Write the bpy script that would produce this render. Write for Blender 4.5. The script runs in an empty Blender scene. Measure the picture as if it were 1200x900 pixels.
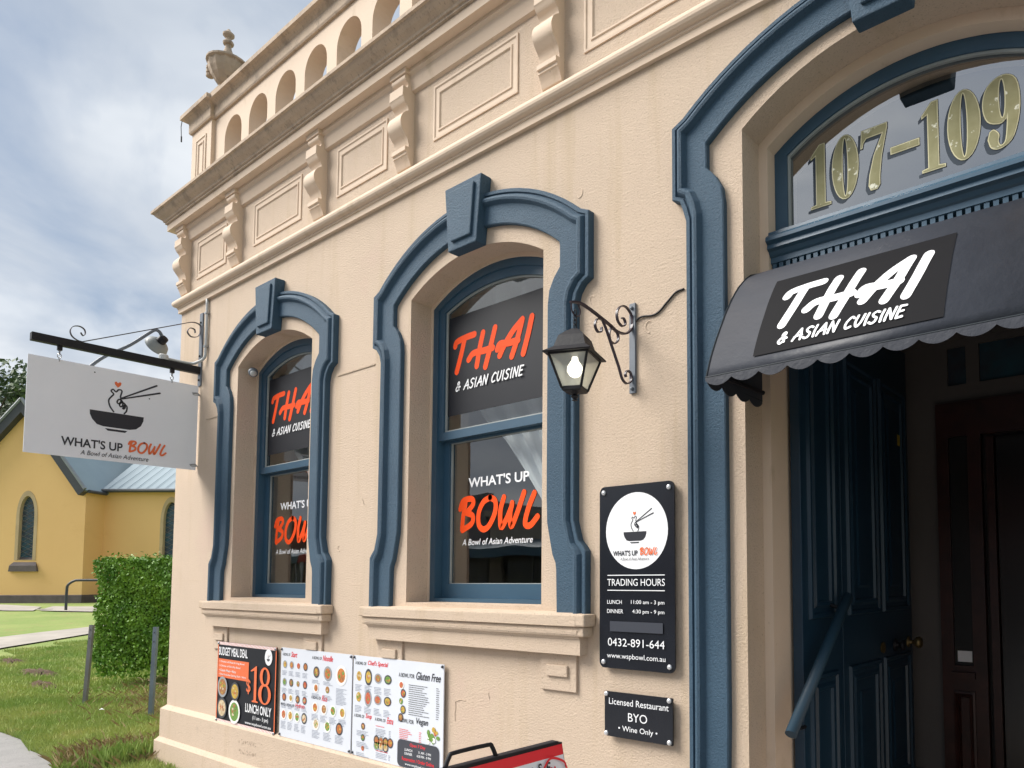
import bpy, bmesh, math, random
from mathutils import Vector, Matrix
random.seed(7)
R=math.radians
SC=bpy.context.scene
COL=SC.collection
# ---------------------------------------------------------------- camera
F,YAW,PITCH,ROLL,PX,PY=853.44,R(37.044),R(3.6534),R(-0.1578),755.58,624.60
cy,sy,cp,sp,cr,sr=math.cos(YAW),math.sin(YAW),math.cos(PITCH),math.sin(PITCH),math.cos(ROLL),math.sin(ROLL)
fw=Vector((-sy*cp,cy*cp,sp)); r0=Vector((cy,sy,0)); u0=r0.cross(fw)
rt=cr*r0+sr*u0; up=-sr*r0+cr*u0
cam=bpy.data.cameras.new('camera'); camo=bpy.data.objects.new('camera',cam); COL.objects.link(camo)
cam.sensor_width=36; cam.lens=F/1200*36; cam.shift_x=(600-PX)/1200; cam.shift_y=(PY-450)/1200
cam.clip_start=.05; cam.clip_end=2000
CAM=Vector((0,-2.5,1.5))
m=Matrix((rt,up,-fw)).transposed().to_4x4(); m.translation=CAM; camo.matrix_world=m
SC.camera=camo
# ---------------------------------------------------------------- sky, sun, exposure
SUN_EL,SUN_AZ=R(44),R(231)       # azimuth clockwise from +Y (north); sun stands front-left of the facade
W=bpy.data.worlds.new('World'); SC.world=W; W.use_nodes=True
nt=W.node_tree; nt.nodes.clear(); N=nt.nodes.new; L=nt.links.new
out=N('ShaderNodeOutputWorld'); bg=N('ShaderNodeBackground')
sky=N('ShaderNodeTexSky'); sky.sky_type='NISHITA'; sky.sun_disc=False; sky.sun_elevation=SUN_EL; sky.sun_rotation=SUN_AZ; sky.dust_density=3
tc=N('ShaderNodeTexCoord'); sep=N('ShaderNodeSeparateXYZ'); L(tc.outputs['Generated'],sep.inputs[0])
az=N('ShaderNodeMath'); az.operation='MAXIMUM'; az.inputs[1].default_value=0.0; L(sep.outputs[2],az.inputs[0])
ad=N('ShaderNodeMath'); ad.operation='ADD'; ad.inputs[1].default_value=.30; L(az.outputs[0],ad.inputs[0])
dv=N('ShaderNodeVectorMath'); dv.operation='DIVIDE'; L(tc.outputs['Generated'],dv.inputs[0])
cmb=N('ShaderNodeCombineXYZ')
for k in range(3): L(ad.outputs[0],cmb.inputs[k])
L(cmb.outputs[0],dv.inputs[1])
def noise(nt,vec,scale,detail,rough=.55,dist=0.):
    n=nt.nodes.new('ShaderNodeTexNoise'); n.inputs['Scale'].default_value=scale; n.inputs['Detail'].default_value=detail
    n.inputs['Roughness'].default_value=rough; n.inputs['Distortion'].default_value=dist
    if vec is not None: nt.links.new(vec,n.inputs['Vector'])
    return n
def ramp(nt,src,stops,interp='LINEAR'):
    r=nt.nodes.new('ShaderNodeValToRGB'); e=r.color_ramp.elements; r.color_ramp.interpolation=interp
    e[0].position=stops[0][0]; e[0].color=(*stops[0][1],1); e[1].position=stops[-1][0]; e[1].color=(*stops[-1][1],1)
    for p,c in stops[1:-1]:
        q=e.new(p); q.color=(*c,1)
    nt.links.new(src,r.inputs[0]); return r
n1=noise(nt,dv.outputs[0],2.7,7,.52,.4)
n2=noise(nt,dv.outputs[0],1.5,5,.55,.3)
c1=ramp(nt,n1.outputs[0],[(.30,(0,0,0)),(.52,(1,1,1))])
c2=ramp(nt,n2.outputs[0],[(.3,(.42,.48,.57)),(.48,(.57,.62,.69)),(.62,(.82,.85,.88))])
sk=N('ShaderNodeVectorMath'); sk.operation='SCALE'; sk.inputs['Scale'].default_value=.085; L(sky.outputs[0],sk.inputs[0])
blue=N('ShaderNodeMixRGB'); blue.blend_type='MIX'; blue.inputs[0].default_value=.55; L(sk.outputs[0],blue.inputs[1]); blue.inputs[2].default_value=(.38,.48,.62,1)
mx=N('ShaderNodeMixRGB'); L(c1.outputs[0],mx.inputs[0]); L(blue.outputs[0],mx.inputs[1]); L(c2.outputs[0],mx.inputs[2])
L(mx.outputs[0],bg.inputs[0]); bg.inputs[1].default_value=.80; L(bg.outputs[0],out.inputs[0])
sl=bpy.data.lights.new('sun','SUN'); sl.energy=4.2; sl.angle=R(35); sl.color=(1,.955,.89)
so=bpy.data.objects.new('sun',sl); COL.objects.link(so)
sd=Vector((math.sin(SUN_AZ)*math.cos(SUN_EL),math.cos(SUN_AZ)*math.cos(SUN_EL),math.sin(SUN_EL)))
so.rotation_euler=sd.to_track_quat('Z','Y').to_euler(); so.location=(0,-10,20)
SC.view_settings.view_transform='Standard'; SC.view_settings.look='None'; SC.view_settings.gamma=1
SC.view_settings.exposure=.56
SC.render.engine='CYCLES'
# ---------------------------------------------------------------- materials
MATS={}
def mat(name,c,rough=.6,var=.0,vs=3.,bump=0.,bs=60.,metal=0.,c2=None,stain=None,spec=.5,emit=0.,bd=.004,br=.6):
    if name in MATS: return MATS[name]
    m=bpy.data.materials.new(name); m.use_nodes=True; t=m.node_tree; b=t.nodes['Principled BSDF']
    b.inputs['Base Color'].default_value=(*c,1); b.inputs['Roughness'].default_value=rough; b.inputs['Metallic'].default_value=metal
    b.inputs['Specular IOR Level'].default_value=spec
    co=t.nodes.new('ShaderNodeTexCoord').outputs['Object']; col=None
    if var or c2:
        n=noise(t,co,vs,5,.6); d=c2 or tuple(x*(1-var) for x in c)
        col=ramp(t,n.outputs[0],[(.35,c),(.68,d)])
        last=col.outputs[0]
        if stain:
            for (sc_,lo,hi,sc_col,stretch) in stain:
                mp=t.nodes.new('ShaderNodeMapping'); mp.inputs['Scale'].default_value=stretch; t.links.new(co,mp.inputs[0])
                n2=noise(t,mp.outputs[0],sc_,6,.65); rr=ramp(t,n2.outputs[0],[(lo,(0,0,0)),(hi,(1,1,1))])
                mm=t.nodes.new('ShaderNodeMixRGB'); t.links.new(rr.outputs[0],mm.inputs[0]); t.links.new(last,mm.inputs[1]); mm.inputs[2].default_value=(*sc_col,1)
                last=mm.outputs[0]
        t.links.new(last,b.inputs['Base Color'])
    if bump:
        n=noise(t,co,bs,6,br); bp=t.nodes.new('ShaderNodeBump'); bp.inputs['Strength'].default_value=bump; bp.inputs['Distance'].default_value=bd
        t.links.new(n.outputs[0],bp.inputs['Height']); t.links.new(bp.outputs[0],b.inputs['Normal'])
    if emit:
        b.inputs['Emission Color'].default_value=(*c,1); b.inputs['Emission Strength'].default_value=emit
    MATS[name]=m; return m
CREAM=(.69,.545,.415); CREAM2=(.65,.515,.395)
M_wall=mat('cream_stucco',CREAM,.85,vs=1.1,c2=CREAM2,bump=1.0,bs=100,bd=.010,br=.78,stain=[(1.5,.54,.82,(.56,.425,.27),(4.5,1,.30)),(.9,.60,.72,(.66,.50,.395),(1,1,1)),(120,.575,.66,(.47,.36,.255),(1,1,1)),(7,.66,.8,(.56,.44,.33),(1,1,1))])
M_smooth=mat('cream_render',CREAM,.8,vs=1.6,c2=CREAM2,bump=.35,bs=70,bd=.004,stain=[(3,.58,.8,(.47,.36,.235),(2,1,1)),(40,.67,.75,(.40,.31,.23),(1,1,1))])
M_corn=mat('weathered_cream_render',(.54,.42,.31),.9,vs=5,c2=(.44,.345,.26),bump=.6,bs=60,bd=.005,stain=[(5,.52,.74,(.24,.19,.15),(1.6,1,2.2)),(45,.56,.72,(.25,.20,.16),(2,1,.6))])
M_blue=mat('blue_stucco',(.034,.080,.130),.68,vs=2.2,c2=(.043,.096,.152),bump=1.,bs=100,bd=.009,br=.78,stain=[(120,.575,.66,(.021,.052,.088),(1,1,1)),(5,.64,.8,(.07,.13,.20),(1,1,1))])
M_bluep=mat('blue_gloss_paint',(.028,.075,.125),.42,vs=4,c2=(.036,.09,.145),bump=.12,bs=30)
M_navy=mat('navy_door_paint',(.008,.030,.056),.35,vs=3,c2=(.012,.038,.068),bump=.1,bs=25)
M_putty=mat('window_putty',(.34,.37,.36),.6,var=.2)
M_black=mat('black_metal',(.013,.013,.017),.5,var=.3,vs=30,bump=.2,bs=80,spec=.3)
M_iron=mat('purple_black_iron',(.03,.017,.03),.4,var=.3,vs=30)
M_grey=mat('grey_metal',(.14,.165,.20),.45,var=.2,vs=20)
M_lgrey=mat('pale_grey_plastic',(.52,.54,.54),.5,var=.1,vs=20)
M_steel=mat('zinc_steel',(.42,.44,.46),.35,metal=.8,var=.2,vs=30)
M_chrome=mat('bright_bolt',(.75,.76,.78),.28,metal=.6)
M_white=mat('white_print',(.82,.83,.85),.5)
M_whiteb=mat('white_board',(.82,.84,.88),.35,var=.06,vs=2)
M_wp=mat('menu_white',(.70,.735,.80),.3,var=.03,vs=6)
M_sb=mat('sign_black',(.012,.014,.020),.22,var=.2,vs=5)
M_vin=mat('black_vinyl',(.012,.014,.020),.5,var=.15,vs=3,spec=.25)
M_or=mat('orange_vinyl',(.93,.085,.012),.55,spec=.15)
M_red=mat('red_print',(.78,.02,.035),.4)
M_or2=mat('orange_print',(.78,.16,.05),.4)
M_ink=mat('black_ink',(.02,.022,.03),.4)
M_dgrey=mat('dark_grey_print',(.05,.055,.07),.35)
M_gt=mat('grey_text',(.30,.33,.40),.5)
M_gold=mat('gold_leaf',(.29,.275,.15),.75,vs=14,spec=.1,c2=(.37,.35,.21),stain=[(26,.60,.64,(.78,.77,.64),(1,1,1))])
M_goldl=mat('gold_outline',(.66,.62,.38),.45)
M_gsh=mat('number_shadow',(.05,.065,.085),.6,spec=.2)
M_awn=mat('black_awning_vinyl',(.030,.034,.046),.5,vs=2,c2=(.040,.045,.058),bump=.45,bs=5,bd=.02,spec=.35)
M_awn2=mat('matt_awning_print',(.008,.008,.010),.7,var=.1,spec=.12)
M_pipe=mat('awning_piping',(.016,.022,.028),.6,spec=.2)
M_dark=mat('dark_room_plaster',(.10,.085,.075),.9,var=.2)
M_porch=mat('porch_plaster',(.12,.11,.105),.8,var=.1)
M_wood=mat('red_brown_timber',(.045,.012,.008),.4,var=.5,vs=9)
M_floor=mat('tiled_step',(.16,.13,.11),.6,var=.3)
M_cloud=mat('sheer_curtain',(.88,.90,.92),.8)
b=M_cloud.node_tree.nodes['Principled BSDF']; b.inputs['Alpha'].default_value=.8
M_brass=mat('brass',(.22,.16,.07),.4,metal=.8)
M_yel=mat('yellow_church_render',(.85,.545,.235),.85,vs=.25,c2=(.80,.50,.21),bump=.2,bs=12,stain=[(.5,.6,.8,(.74,.45,.18),(1,1,2))])
M_cbase=mat('church_dark_plinth',(.14,.115,.115),.8,var=.3)
M_cframe=mat('stone_window_surround',(.56,.42,.25),.8,var=.2,vs=1)
M_roof=mat('blue_grey_sheet_roof',(.27,.345,.39),.6,vs=.35,c2=(.22,.29,.335))
M_barge=mat('dark_bargeboard',(.05,.055,.065),.5,var=.2)
M_barge2=mat('grey_barge_capping',(.22,.24,.27),.5,var=.2)
M_lead=mat('leadlight_dark',(.045,.05,.065),.25,vs=3,c2=(.03,.10,.14))
M_came=mat('lead_came',(.16,.16,.17),.5)
M_leaf=mat('hedge_leaf',(.075,.20,.016),.5,vs=3.2,c2=(.20,.38,.04),spec=.35)
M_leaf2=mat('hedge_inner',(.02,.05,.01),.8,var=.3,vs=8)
M_tleaf=mat('tree_leaf',(.05,.085,.035),.6,vs=.5,c2=(.10,.15,.06))
M_bark=mat('bark',(.10,.075,.05),.9,var=.4,vs=8,bump=.6,bs=20)
M_grass=mat('grass_ground',(.19,.27,.06),.95,vs=.55,c2=(.27,.32,.09),bump=.6,bs=40,bd=.03,stain=[(1.6,.56,.72,(.30,.25,.10),(1,1,1)),(9,.60,.75,(.07,.12,.02),(1,1,1))])
M_blade=mat('grass_blade',(.25,.37,.08),.7,vs=1.1,c2=(.46,.50,.17),stain=[(2.2,.58,.72,(.52,.43,.20),(1,1,1))])
M_straw=mat('dry_straw',(.36,.27,.13),.9,var=.4,vs=12)
M_soil=mat('dug_soil',(.13,.08,.045),.95,var=.5,vs=12,bump=.8,bs=25,bd=.03)
M_conc=mat('concrete_path',(.42,.38,.33),.9,var=.25,vs=1.2,bump=.3,bs=40,bd=.01)
M_pave=mat('grey_footpath',(.29,.28,.275),.9,vs=3,c2=(.23,.225,.22),bump=.5,bs=60,bd=.01,stain=[(14,.6,.7,(.14,.13,.13),(1,1,1))])
M_road=mat('asphalt',(.055,.055,.057),.9,var=.3,vs=6,bump=.4,bs=50)
def glassmat(name,ior,tint=(.93,.95,.95)):
    m=bpy.data.materials.new(name); m.use_nodes=True; t=m.node_tree; t.nodes.clear()
    o=t.nodes.new('ShaderNodeOutputMaterial'); mi=t.nodes.new('ShaderNodeMixShader'); fr=t.nodes.new('ShaderNodeFresnel'); fr.inputs[0].default_value=ior
    tr=t.nodes.new('ShaderNodeBsdfTransparent'); tr.inputs[0].default_value=(*tint,1); gl=t.nodes.new('ShaderNodeBsdfGlossy'); gl.inputs['Roughness'].default_value=.008
    co=t.nodes.new('ShaderNodeTexCoord').outputs['Object']; n=noise(t,co,1.6,2); bp=t.nodes.new('ShaderNodeBump'); bp.inputs['Strength'].default_value=.25; bp.inputs['Distance'].default_value=.01
    t.links.new(n.outputs[0],bp.inputs['Height']); t.links.new(bp.outputs[0],gl.inputs['Normal'])
    gm=t.nodes.new('ShaderNodeNewGeometry'); iv=t.nodes.new('ShaderNodeMath'); iv.operation='SUBTRACT'; iv.inputs[0].default_value=1; t.links.new(gm.outputs['Backfacing'],iv.inputs[1])
    mu=t.nodes.new('ShaderNodeMath'); mu.operation='MULTIPLY'; t.links.new(fr.outputs[0],mu.inputs[0]); t.links.new(iv.outputs[0],mu.inputs[1])
    t.links.new(mu.outputs[0],mi.inputs[0]); t.links.new(tr.outputs[0],mi.inputs[1]); t.links.new(gl.outputs[0],mi.inputs[2]); t.links.new(mi.outputs[0],o.inputs[0]); return m
M_glass=glassmat('window_glass',2.5); M_fan=glassmat('fanlight_glass',5.5,(.8,.84,.86)); M_lglass=mat('frosted_lantern_glass',(.62,.62,.56),.35,var=.1,vs=30)
M_lglass.node_tree.nodes['Principled BSDF'].inputs['Alpha'].default_value=.6
# ---------------------------------------------------------------- object helpers
def tag(o,label=None,cat=None,group=None,kind=None):
    if label: o['label']=label
    if cat: o['category']=cat
    if group: o['group']=group
    if kind: o['kind']=kind
    return o
def empty(name,loc,label,cat,group=None):
    o=bpy.data.objects.new(name,None); COL.objects.link(o); o.location=loc; o.empty_display_size=.1
    return tag(o,label,cat,group)
def link(name,me,mt,parent=None,smooth=False):
    o=bpy.data.objects.new(name,me); COL.objects.link(o)
    if mt and not me.materials: me.materials.append(mt)
    if parent:
        o.parent=parent; o.matrix_parent_inverse=Matrix.Translation(-wloc(parent))
    if smooth:
        me.polygons.foreach_set('use_smooth',[True]*len(me.polygons))
    return o
def wloc(o):
    v=Vector(o.location)
    return v   # every parent stands at the top level or at the origin
def mesh(name,v,f): 
    me=bpy.data.meshes.new(name); me.from_pydata(v,[],f); me.update(); return me
class G:
    "collects geometry for one mesh"
    def __init__(s): s.v=[]; s.f=[]
    def add(s,v,f):
        k=len(s.v); s.v+= [tuple(p) for p in v]; s.f+=[tuple(i+k for i in q) for q in f]; return s
    def box(s,x0,x1,y0,y1,z0,z1):
        v=[(x,y,z) for z in (z0,z1) for y in (y0,y1) for x in (x0,x1)]
        return s.add(v,[(0,2,3,1),(4,5,7,6),(0,1,5,4),(2,6,7,3),(0,4,6,2),(1,3,7,5)])
    def tube(s,pts,r,n=8,closed=False,caps=True):
        P=[Vector(p) for p in pts]; rr=r if isinstance(r,(list,tuple)) else [r]*len(P)
        k=len(s.v); m_=len(P); prev=None
        for i,p in enumerate(P):
            a=P[(i-1)%m_] if (i or closed) else p; b_=P[(i+1)%m_] if (i<m_-1 or closed) else p
            t=(b_-a).normalized()
            if prev is None:
                q=Vector((0,0,1)) if abs(t.z)<.9 else Vector((1,0,0)); u=t.cross(q).normalized()
            else:
                u=(prev-t*prev.dot(t)).normalized()
            prev=u; w=t.cross(u)
            for j in range(n):
                a2=2*math.pi*j/n; s.v.append(tuple(p+(u*math.cos(a2)+w*math.sin(a2))*rr[i]))
        for i in range(m_ if closed else m_-1):
            for j in range(n):
                a2=k+i*n+j; b2=k+i*n+(j+1)%n; c=k+((i+1)%m_)*n+(j+1)%n; d=k+((i+1)%m_)*n+j
                s.f.append((a2,b2,c,d))
        if caps and not closed:
            s.f.append(tuple(k+j for j in reversed(range(n)))); s.f.append(tuple(k+(m_-1)*n+j for j in range(n)))
        return s
    def lathe(s,prof,c,n=20,axis=None):
        k=len(s.v)
        for r,z in prof:
            for j in range(n):
                a=2*math.pi*j/n; p=Vector((r*math.cos(a),r*math.sin(a),z))
                if axis: p=axis@p
                s.v.append((c[0]+p.x,c[1]+p.y,c[2]+p.z))
        for i in range(len(prof)-1):
            for j in range(n): s.f.append((k+i*n+j,k+i*n+(j+1)%n,k+(i+1)*n+(j+1)%n,k+(i+1)*n+j))
        s.f.append(tuple(k+j for j in reversed(range(n)))); s.f.append(tuple(k+(len(prof)-1)*n+j for j in range(n)))
        return s
    def obj(s,name,mt,parent=None,smooth=False,bevel=0):
        me=mesh(name,s.v,s.f); o=link(name,me,mt,parent,smooth)
        if bevel:
            b=o.modifiers.new('bevel','BEVEL'); b.width=bevel; b.segments=2; b.limit_method='ANGLE'
        if smooth and not bevel:
            pass
        return o
def curve_mesh(loops,extrude,offset=0.):
    cu=bpy.data.curves.new('c','CURVE'); cu.dimensions='2D'; cu.fill_mode='BOTH'; cu.extrude=extrude; cu.offset=offset
    for lp in loops:
        sp=cu.splines.new('POLY'); sp.points.add(len(lp)-1); sp.use_cyclic_u=True
        for i,p in enumerate(lp): sp.points[i].co=(p[0],p[1],0,1)
    o=bpy.data.objects.new('c',cu); me=bpy.data.meshes.new_from_object(o)
    v=[tuple(p.co) for p in me.vertices]; f=[tuple(p.vertices) for p in me.polygons]
    bpy.data.objects.remove(o); bpy.data.curves.remove(cu); bpy.data.meshes.remove(me); return v,f
def plate(g,outline,holes,y0,y1):
    "vertical plate facing -Y with holes; outline in (x,z)"
    v,f=curve_mesh([outline]+holes,abs(y1-y0)/2); mid=(y0+y1)/2
    return g.add([(p[0],mid-p[2],p[1]) for p in v],f)
def arc(cx,half,zs,zc,n=18,rev=False):
    h=zc-zs; Rr=(half*half+h*h)/(2*h); a=math.asin(min(1,half/Rr)); cz=zc-Rr
    p=[(cx+Rr*math.sin(-a+2*a*i/n),cz+Rr*math.cos(-a+2*a*i/n)) for i in range(n+1)]
    return p[::-1] if rev else p
def opening(cx,half,z0,zs,zc,n=18): return [(cx-half,z0)]+arc(cx,half,zs,zc,n)+[(cx+half,z0)]
def sweep(g,prof,path,closed_prof=False):
    "prof (out,z) swept along plan path; outward is to the left of travel"
    P=[Vector(p) for p in path]; n=len(P); nor=[]
    for i in range(n-1):
        d=(P[i+1]-P[i]).normalized(); nor.append(Vector((-d.y,d.x)))
    rows=[]
    for i in range(n):
        if i==0: mvec=nor[0]
        elif i==n-1: mvec=nor[-1]
        else:
            mvec=(nor[i-1]+nor[i]); mvec=mvec/ (mvec.length_squared/2) if mvec.length>0 else nor[i]
        rows.append([(P[i].x+mvec.x*o_,P[i].y+mvec.y*o_,z) for o_,z in prof])
    k=len(g.v); m_=len(prof)
    for r_ in rows: g.v+=r_
    for i in range(n-1):
        for j in range(m_-1):
            a=k+i*m_+j; g.f.append((a,a+m_,a+m_+1,a+1))
    g.f.append(tuple(k+j for j in range(m_))); g.f.append(tuple(k+(n-1)*m_+j for j in reversed(range(m_))))
    return g
def loft(g,A,B,prof):
    "architrave: strip between outline A and B (x,z lists of equal length), prof=[(t,out)]"
    k=len(g.v); m_=len(prof)
    for a,b_ in zip(A,B):
        for t,o_ in prof: g.v.append((a[0]+(b_[0]-a[0])*t,-o_,a[1]+(b_[1]-a[1])*t))
    for i in range(len(A)-1):
        for j in range(m_-1):
            q=k+i*m_+j; g.f.append((q,q+1,q+m_+1,q+m_))
    g.f.append(tuple(k+j for j in reversed(range(m_)))); g.f.append(tuple(k+(len(A)-1)*m_+j for j in range(m_)))
    return g
def resample(pts,n):
    P=[Vector(p) for p in pts]; D=[0]
    for a,b_ in zip(P,P[1:]): D.append(D[-1]+(b_-a).length)
    o_=[];j=0
    for i in range(n+1):
        d=D[-1]*i/n
        while j<len(P)-2 and D[j+1]<d: j+=1
        t=(d-D[j])/max(1e-9,D[j+1]-D[j]); o_.append(P[j].lerp(P[j+1],t))
    return o_
def catmull(pts,n=6):
    P=[Vector(p) for p in pts]
    if len(P)<3: return [P[0].lerp(P[-1],i/n) for i in range(n+1)]
    P=[2*P[0]-P[1]]+P+[2*P[-1]-P[-2]]; o_=[]
    for i in range(1,len(P)-2):
        for j in range(n):
            t=j/n; a,b_,c,d=P[i-1],P[i],P[i+1],P[i+2]
            o_.append(.5*((2*b_)+(c-a)*t+(2*a-5*b_+4*c-d)*t*t+(3*b_-a-3*c+d)*t**3))
    o_.append(P[-2]); return o_
def copy_tree(o,parent=None,loc=None):
    c=o.copy(); COL.objects.link(c)
    if parent: c.parent=parent; c.matrix_parent_inverse=o.matrix_parent_inverse.copy()
    if loc is not None: c.location=loc
    for ch in [q for q in bpy.data.objects if q.parent==o]: copy_tree(ch,c)
    return c
# ---------------------------------------------------------------- flat print (lettering, logos, menus)
_tc={}
def text2d(s,bold=0.):
    key=(s,bold)
    if key in _tc: return _tc[key]
    cu=bpy.data.curves.new('t','FONT'); cu.body=s; cu.offset=bold; cu.resolution_u=4
    o=bpy.data.objects.new('t',cu); me=bpy.data.meshes.new_from_object(o)
    v=[tuple(p.co)[:2] for p in me.vertices]; f=[tuple(p.vertices) for p in me.polygons]
    bpy.data.objects.remove(o); bpy.data.curves.remove(cu); bpy.data.meshes.remove(me)
    x0=min(p[0] for p in v);x1=max(p[0] for p in v);y0=min(p[1] for p in v);y1=max(p[1] for p in v)
    v=[((p[0]-x0)/(x1-x0),(p[1]-y0)/(y1-y0)) for p in v]
    _tc[key]=(v,f); return v,f
class Sheet:
    def __init__(s,fn,lift=.0012,step=.00025): s.fn=fn; s.l=lift; s.st=step; s.L={}; s.order=[]
    def g(s,name,mt):
        k=(name,mt.name)
        if k not in s.L: s.L[k]=(G(),mt); s.order.append(k)
        return s.L[k][0]
    def put(s,name,mt,v,f,step=True):
        s.g(name,mt).add([s.fn(p[0],p[1],s.l) for p in v],f)
        if step: s.l+=s.st
    def text(s,st,mt,x,y,w,h,shear=0.,bold=0.,name='lettering',slope=0.):
        v,f=text2d(st,bold); s.put(name,mt,[(x+p[0]*w+shear*p[1]*h,y+p[1]*h+slope*p[0]*w) for p in v],f)
    def poly(s,mt,pts,name='print'):
        v,f=curve_mesh([pts],0); s.put(name,mt,v,f)
    def shape(s,mt,loops,name='print',off=0.):
        v,f=curve_mesh(loops,0,off); s.put(name,mt,v,f)
    def rect(s,mt,x0,y0,x1,y1,name='print'): s.put(name,mt,[(x0,y0),(x1,y0),(x1,y1),(x0,y1)],[(0,1,2,3)])
    def ell(s,mt,cx,cy,rx,ry,name='print',n=28): s.put(name,mt,[(cx+rx*math.cos(2*math.pi*i/n),cy+ry*math.sin(2*math.pi*i/n)) for i in range(n)],[tuple(range(n))])
    def stroke(s,mt,pts,w,name='lettering',taper=1.,n=5):
        P=catmull([(p[0],p[1],0) for p in pts],n); k=len(P); v=[];f=[]
        for i,p in enumerate(P):
            t=(P[min(i+1,k-1)]-P[max(i-1,0)]).normalized(); q=Vector((-t.y,t.x,0)); ww=w/2*(1+(taper-1)*i/(k-1))
            v+=[tuple(p+q*ww)[:2],tuple(p-q*ww)[:2]]
        for i in range(k-1): f.append((2*i,2*i+1,2*i+3,2*i+2))
        for i,dr in ((0,-1),(k-1,1)):          # round brush ends
            p=P[i]; t=(P[min(i+1,k-1)]-P[max(i-1,0)]).normalized()*dr; q=Vector((-t.y,t.x,0)); ww=w/2*(1 if i==0 else taper)
            b0=len(v); v+=[tuple(p+(q*math.cos(a)+t*math.sin(a))*ww)[:2] for a in [math.pi*j/6 for j in range(7)]]
            f.append(tuple(range(b0,b0+7)))
        s.put(name,mt,v,f)
    def brush(s,mt,glyph,x,y,w,h,wd=.155,name='lettering'):
        gw=max(p[0] for st in glyph for p in st)
        for st in glyph: s.stroke(mt,[(x+p[0]/gw*w,y+p[1]*h) for p in st],wd*h,name)
    def brushtext(s,mt,st,x,y,w,h,wd=.17,shear=.22,name='lettering',slope=0.):
        cx=0; S=[]
        for c in st:
            if c==' ': cx+=.45; continue
            gl,gw=CAPS[c]
            for q in gl: S.append([(cx+p[0]+shear*p[1],p[1]) for p in q])
            cx+=gw+.2
        gw=max(p[0] for q in S for p in q)
        for q in S: s.stroke(mt,[(x+p[0]/gw*w,y+p[1]*h+slope*p[0]/gw*w) for p in q],wd*h,name,n=4)
    def flush(s,parent,labels=None):
        for k in s.order:
            g,mt=s.L[k]; o=g.obj(k[0],mt,parent)
            if k[0] in ('small_print','striped_border','food_picture'): o['kind']='stuff'
CAPS={'A':([[(0,0),(.18,.5),(.38,1)],[(.38,1),(.52,.5),(.6,0)],[(.05,.3),(.4,.4),(.62,.38)]],.6),
'S':([[(.5,.9),(.3,1),(.08,.82),(.2,.58),(.42,.42),(.4,.12),(.2,0),(0,.12)]],.5),
'I':([[(.1,1),(.06,.5),(.1,0)]],.15),'N':([[(.05,0),(.05,.5),(.08,1)],[(.08,1),(.3,.5),(.5,.02)],[(.5,.02),(.52,.5),(.56,1)]],.56),
'C':([[(.5,.85),(.3,1),(.08,.7),(.02,.35),(.15,.04),(.45,.12)]],.5),'U':([[(.05,1),(.02,.4),(.2,.02),(.42,.3),(.5,1)]],.5),
'E':([[(.08,1),(.05,.5),(.06,0)],[(.08,1),(.45,.98)],[(.06,.5),(.38,.54)],[(.06,0),(.44,.04)]],.45),
'&':([[(.5,.1),(.3,.45),(.15,.8),(.28,1),(.4,.8),(.12,.45),(.02,.2),(.18,0),(.4,.15),(.5,.5)],[(.4,.42),(.6,.42)]],.55)}
THAI=[[(0.0, 0.811), (0.076, 0.924), (0.426, 0.98), (0.768, 0.995)], [(0.387, 0.963), (0.242, 0.507), (0.079, 0.066)], [(1.105, 0.964), (0.986, 0.564), (0.875, 0.085)], [(0.554, 0.321), (0.741, 0.462), (1.151, 0.457), (1.478, 0.467)], [(1.563, 1.0), (1.404, 0.531), (1.21, 0.0)], [(2.548, 0.992), (2.211, 0.754), (1.904, 0.431), (1.746, 0.195)], [(2.548, 0.992), (2.385, 0.526), (2.186, 0.087)], [(1.658, 0.382), (1.762, 0.508), (2.078, 0.469), (2.406, 0.474)], [(2.88, 0.989), (2.753, 0.545), (2.592, 0.081)]]
BOWL=[[(0.258, 0.944), (0.145, 0.494), (0.089, 0.041)], [(0.0, 0.686), (0.136, 0.934), (0.507, 0.968), (0.575, 0.801), (0.284, 0.547)], [(0.284, 0.547), (0.563, 0.441), (0.522, 0.203), (0.109, 0.01)], [(1.316, 0.958), (1.026, 0.831), (0.834, 0.515), (0.841, 0.157), (1.041, 0.0), (1.286, 0.107), (1.524, 0.475), (1.536, 0.826), (1.316, 0.958)], [(1.894, 0.917), (1.755, 0.52), (1.788, 0.026), (2.013, 0.274), (2.217, 0.635)], [(2.233, 0.72), (2.154, 0.381), (2.2, 0.035), (2.386, 0.311), (2.704, 1.0)], [(3.103, 0.953), (2.87, 0.509), (2.754, 0.094), (2.955, 0.029), (3.228, 0.265)]]
HAND=[(-0.5886, 2.7706), (-0.6133, 2.8072), (-0.6228, 2.8522), (-0.6053, 2.8839), (-0.5935, 2.9051), (-0.6099, 2.9243), (-0.598, 2.94), (-0.5785, 2.9232), (-0.5634, 2.9434), (-0.541, 2.9386), (-0.549, 2.8952), (-0.5444, 2.8582), (-0.5595, 2.8364), (-0.5695, 2.8495), (-0.5576, 2.8708), (-0.5365, 2.8598), (-0.5323, 2.8302), (-0.5461, 2.8162), (-0.5531, 2.8338), (-0.5362, 2.8503), (-0.5182, 2.8405), (-0.5187, 2.81), (-0.5313, 2.8039), (-0.5196, 2.8345), (-0.5048, 2.8241), (-0.5068, 2.7894), (-0.5204, 2.7679)]
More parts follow.
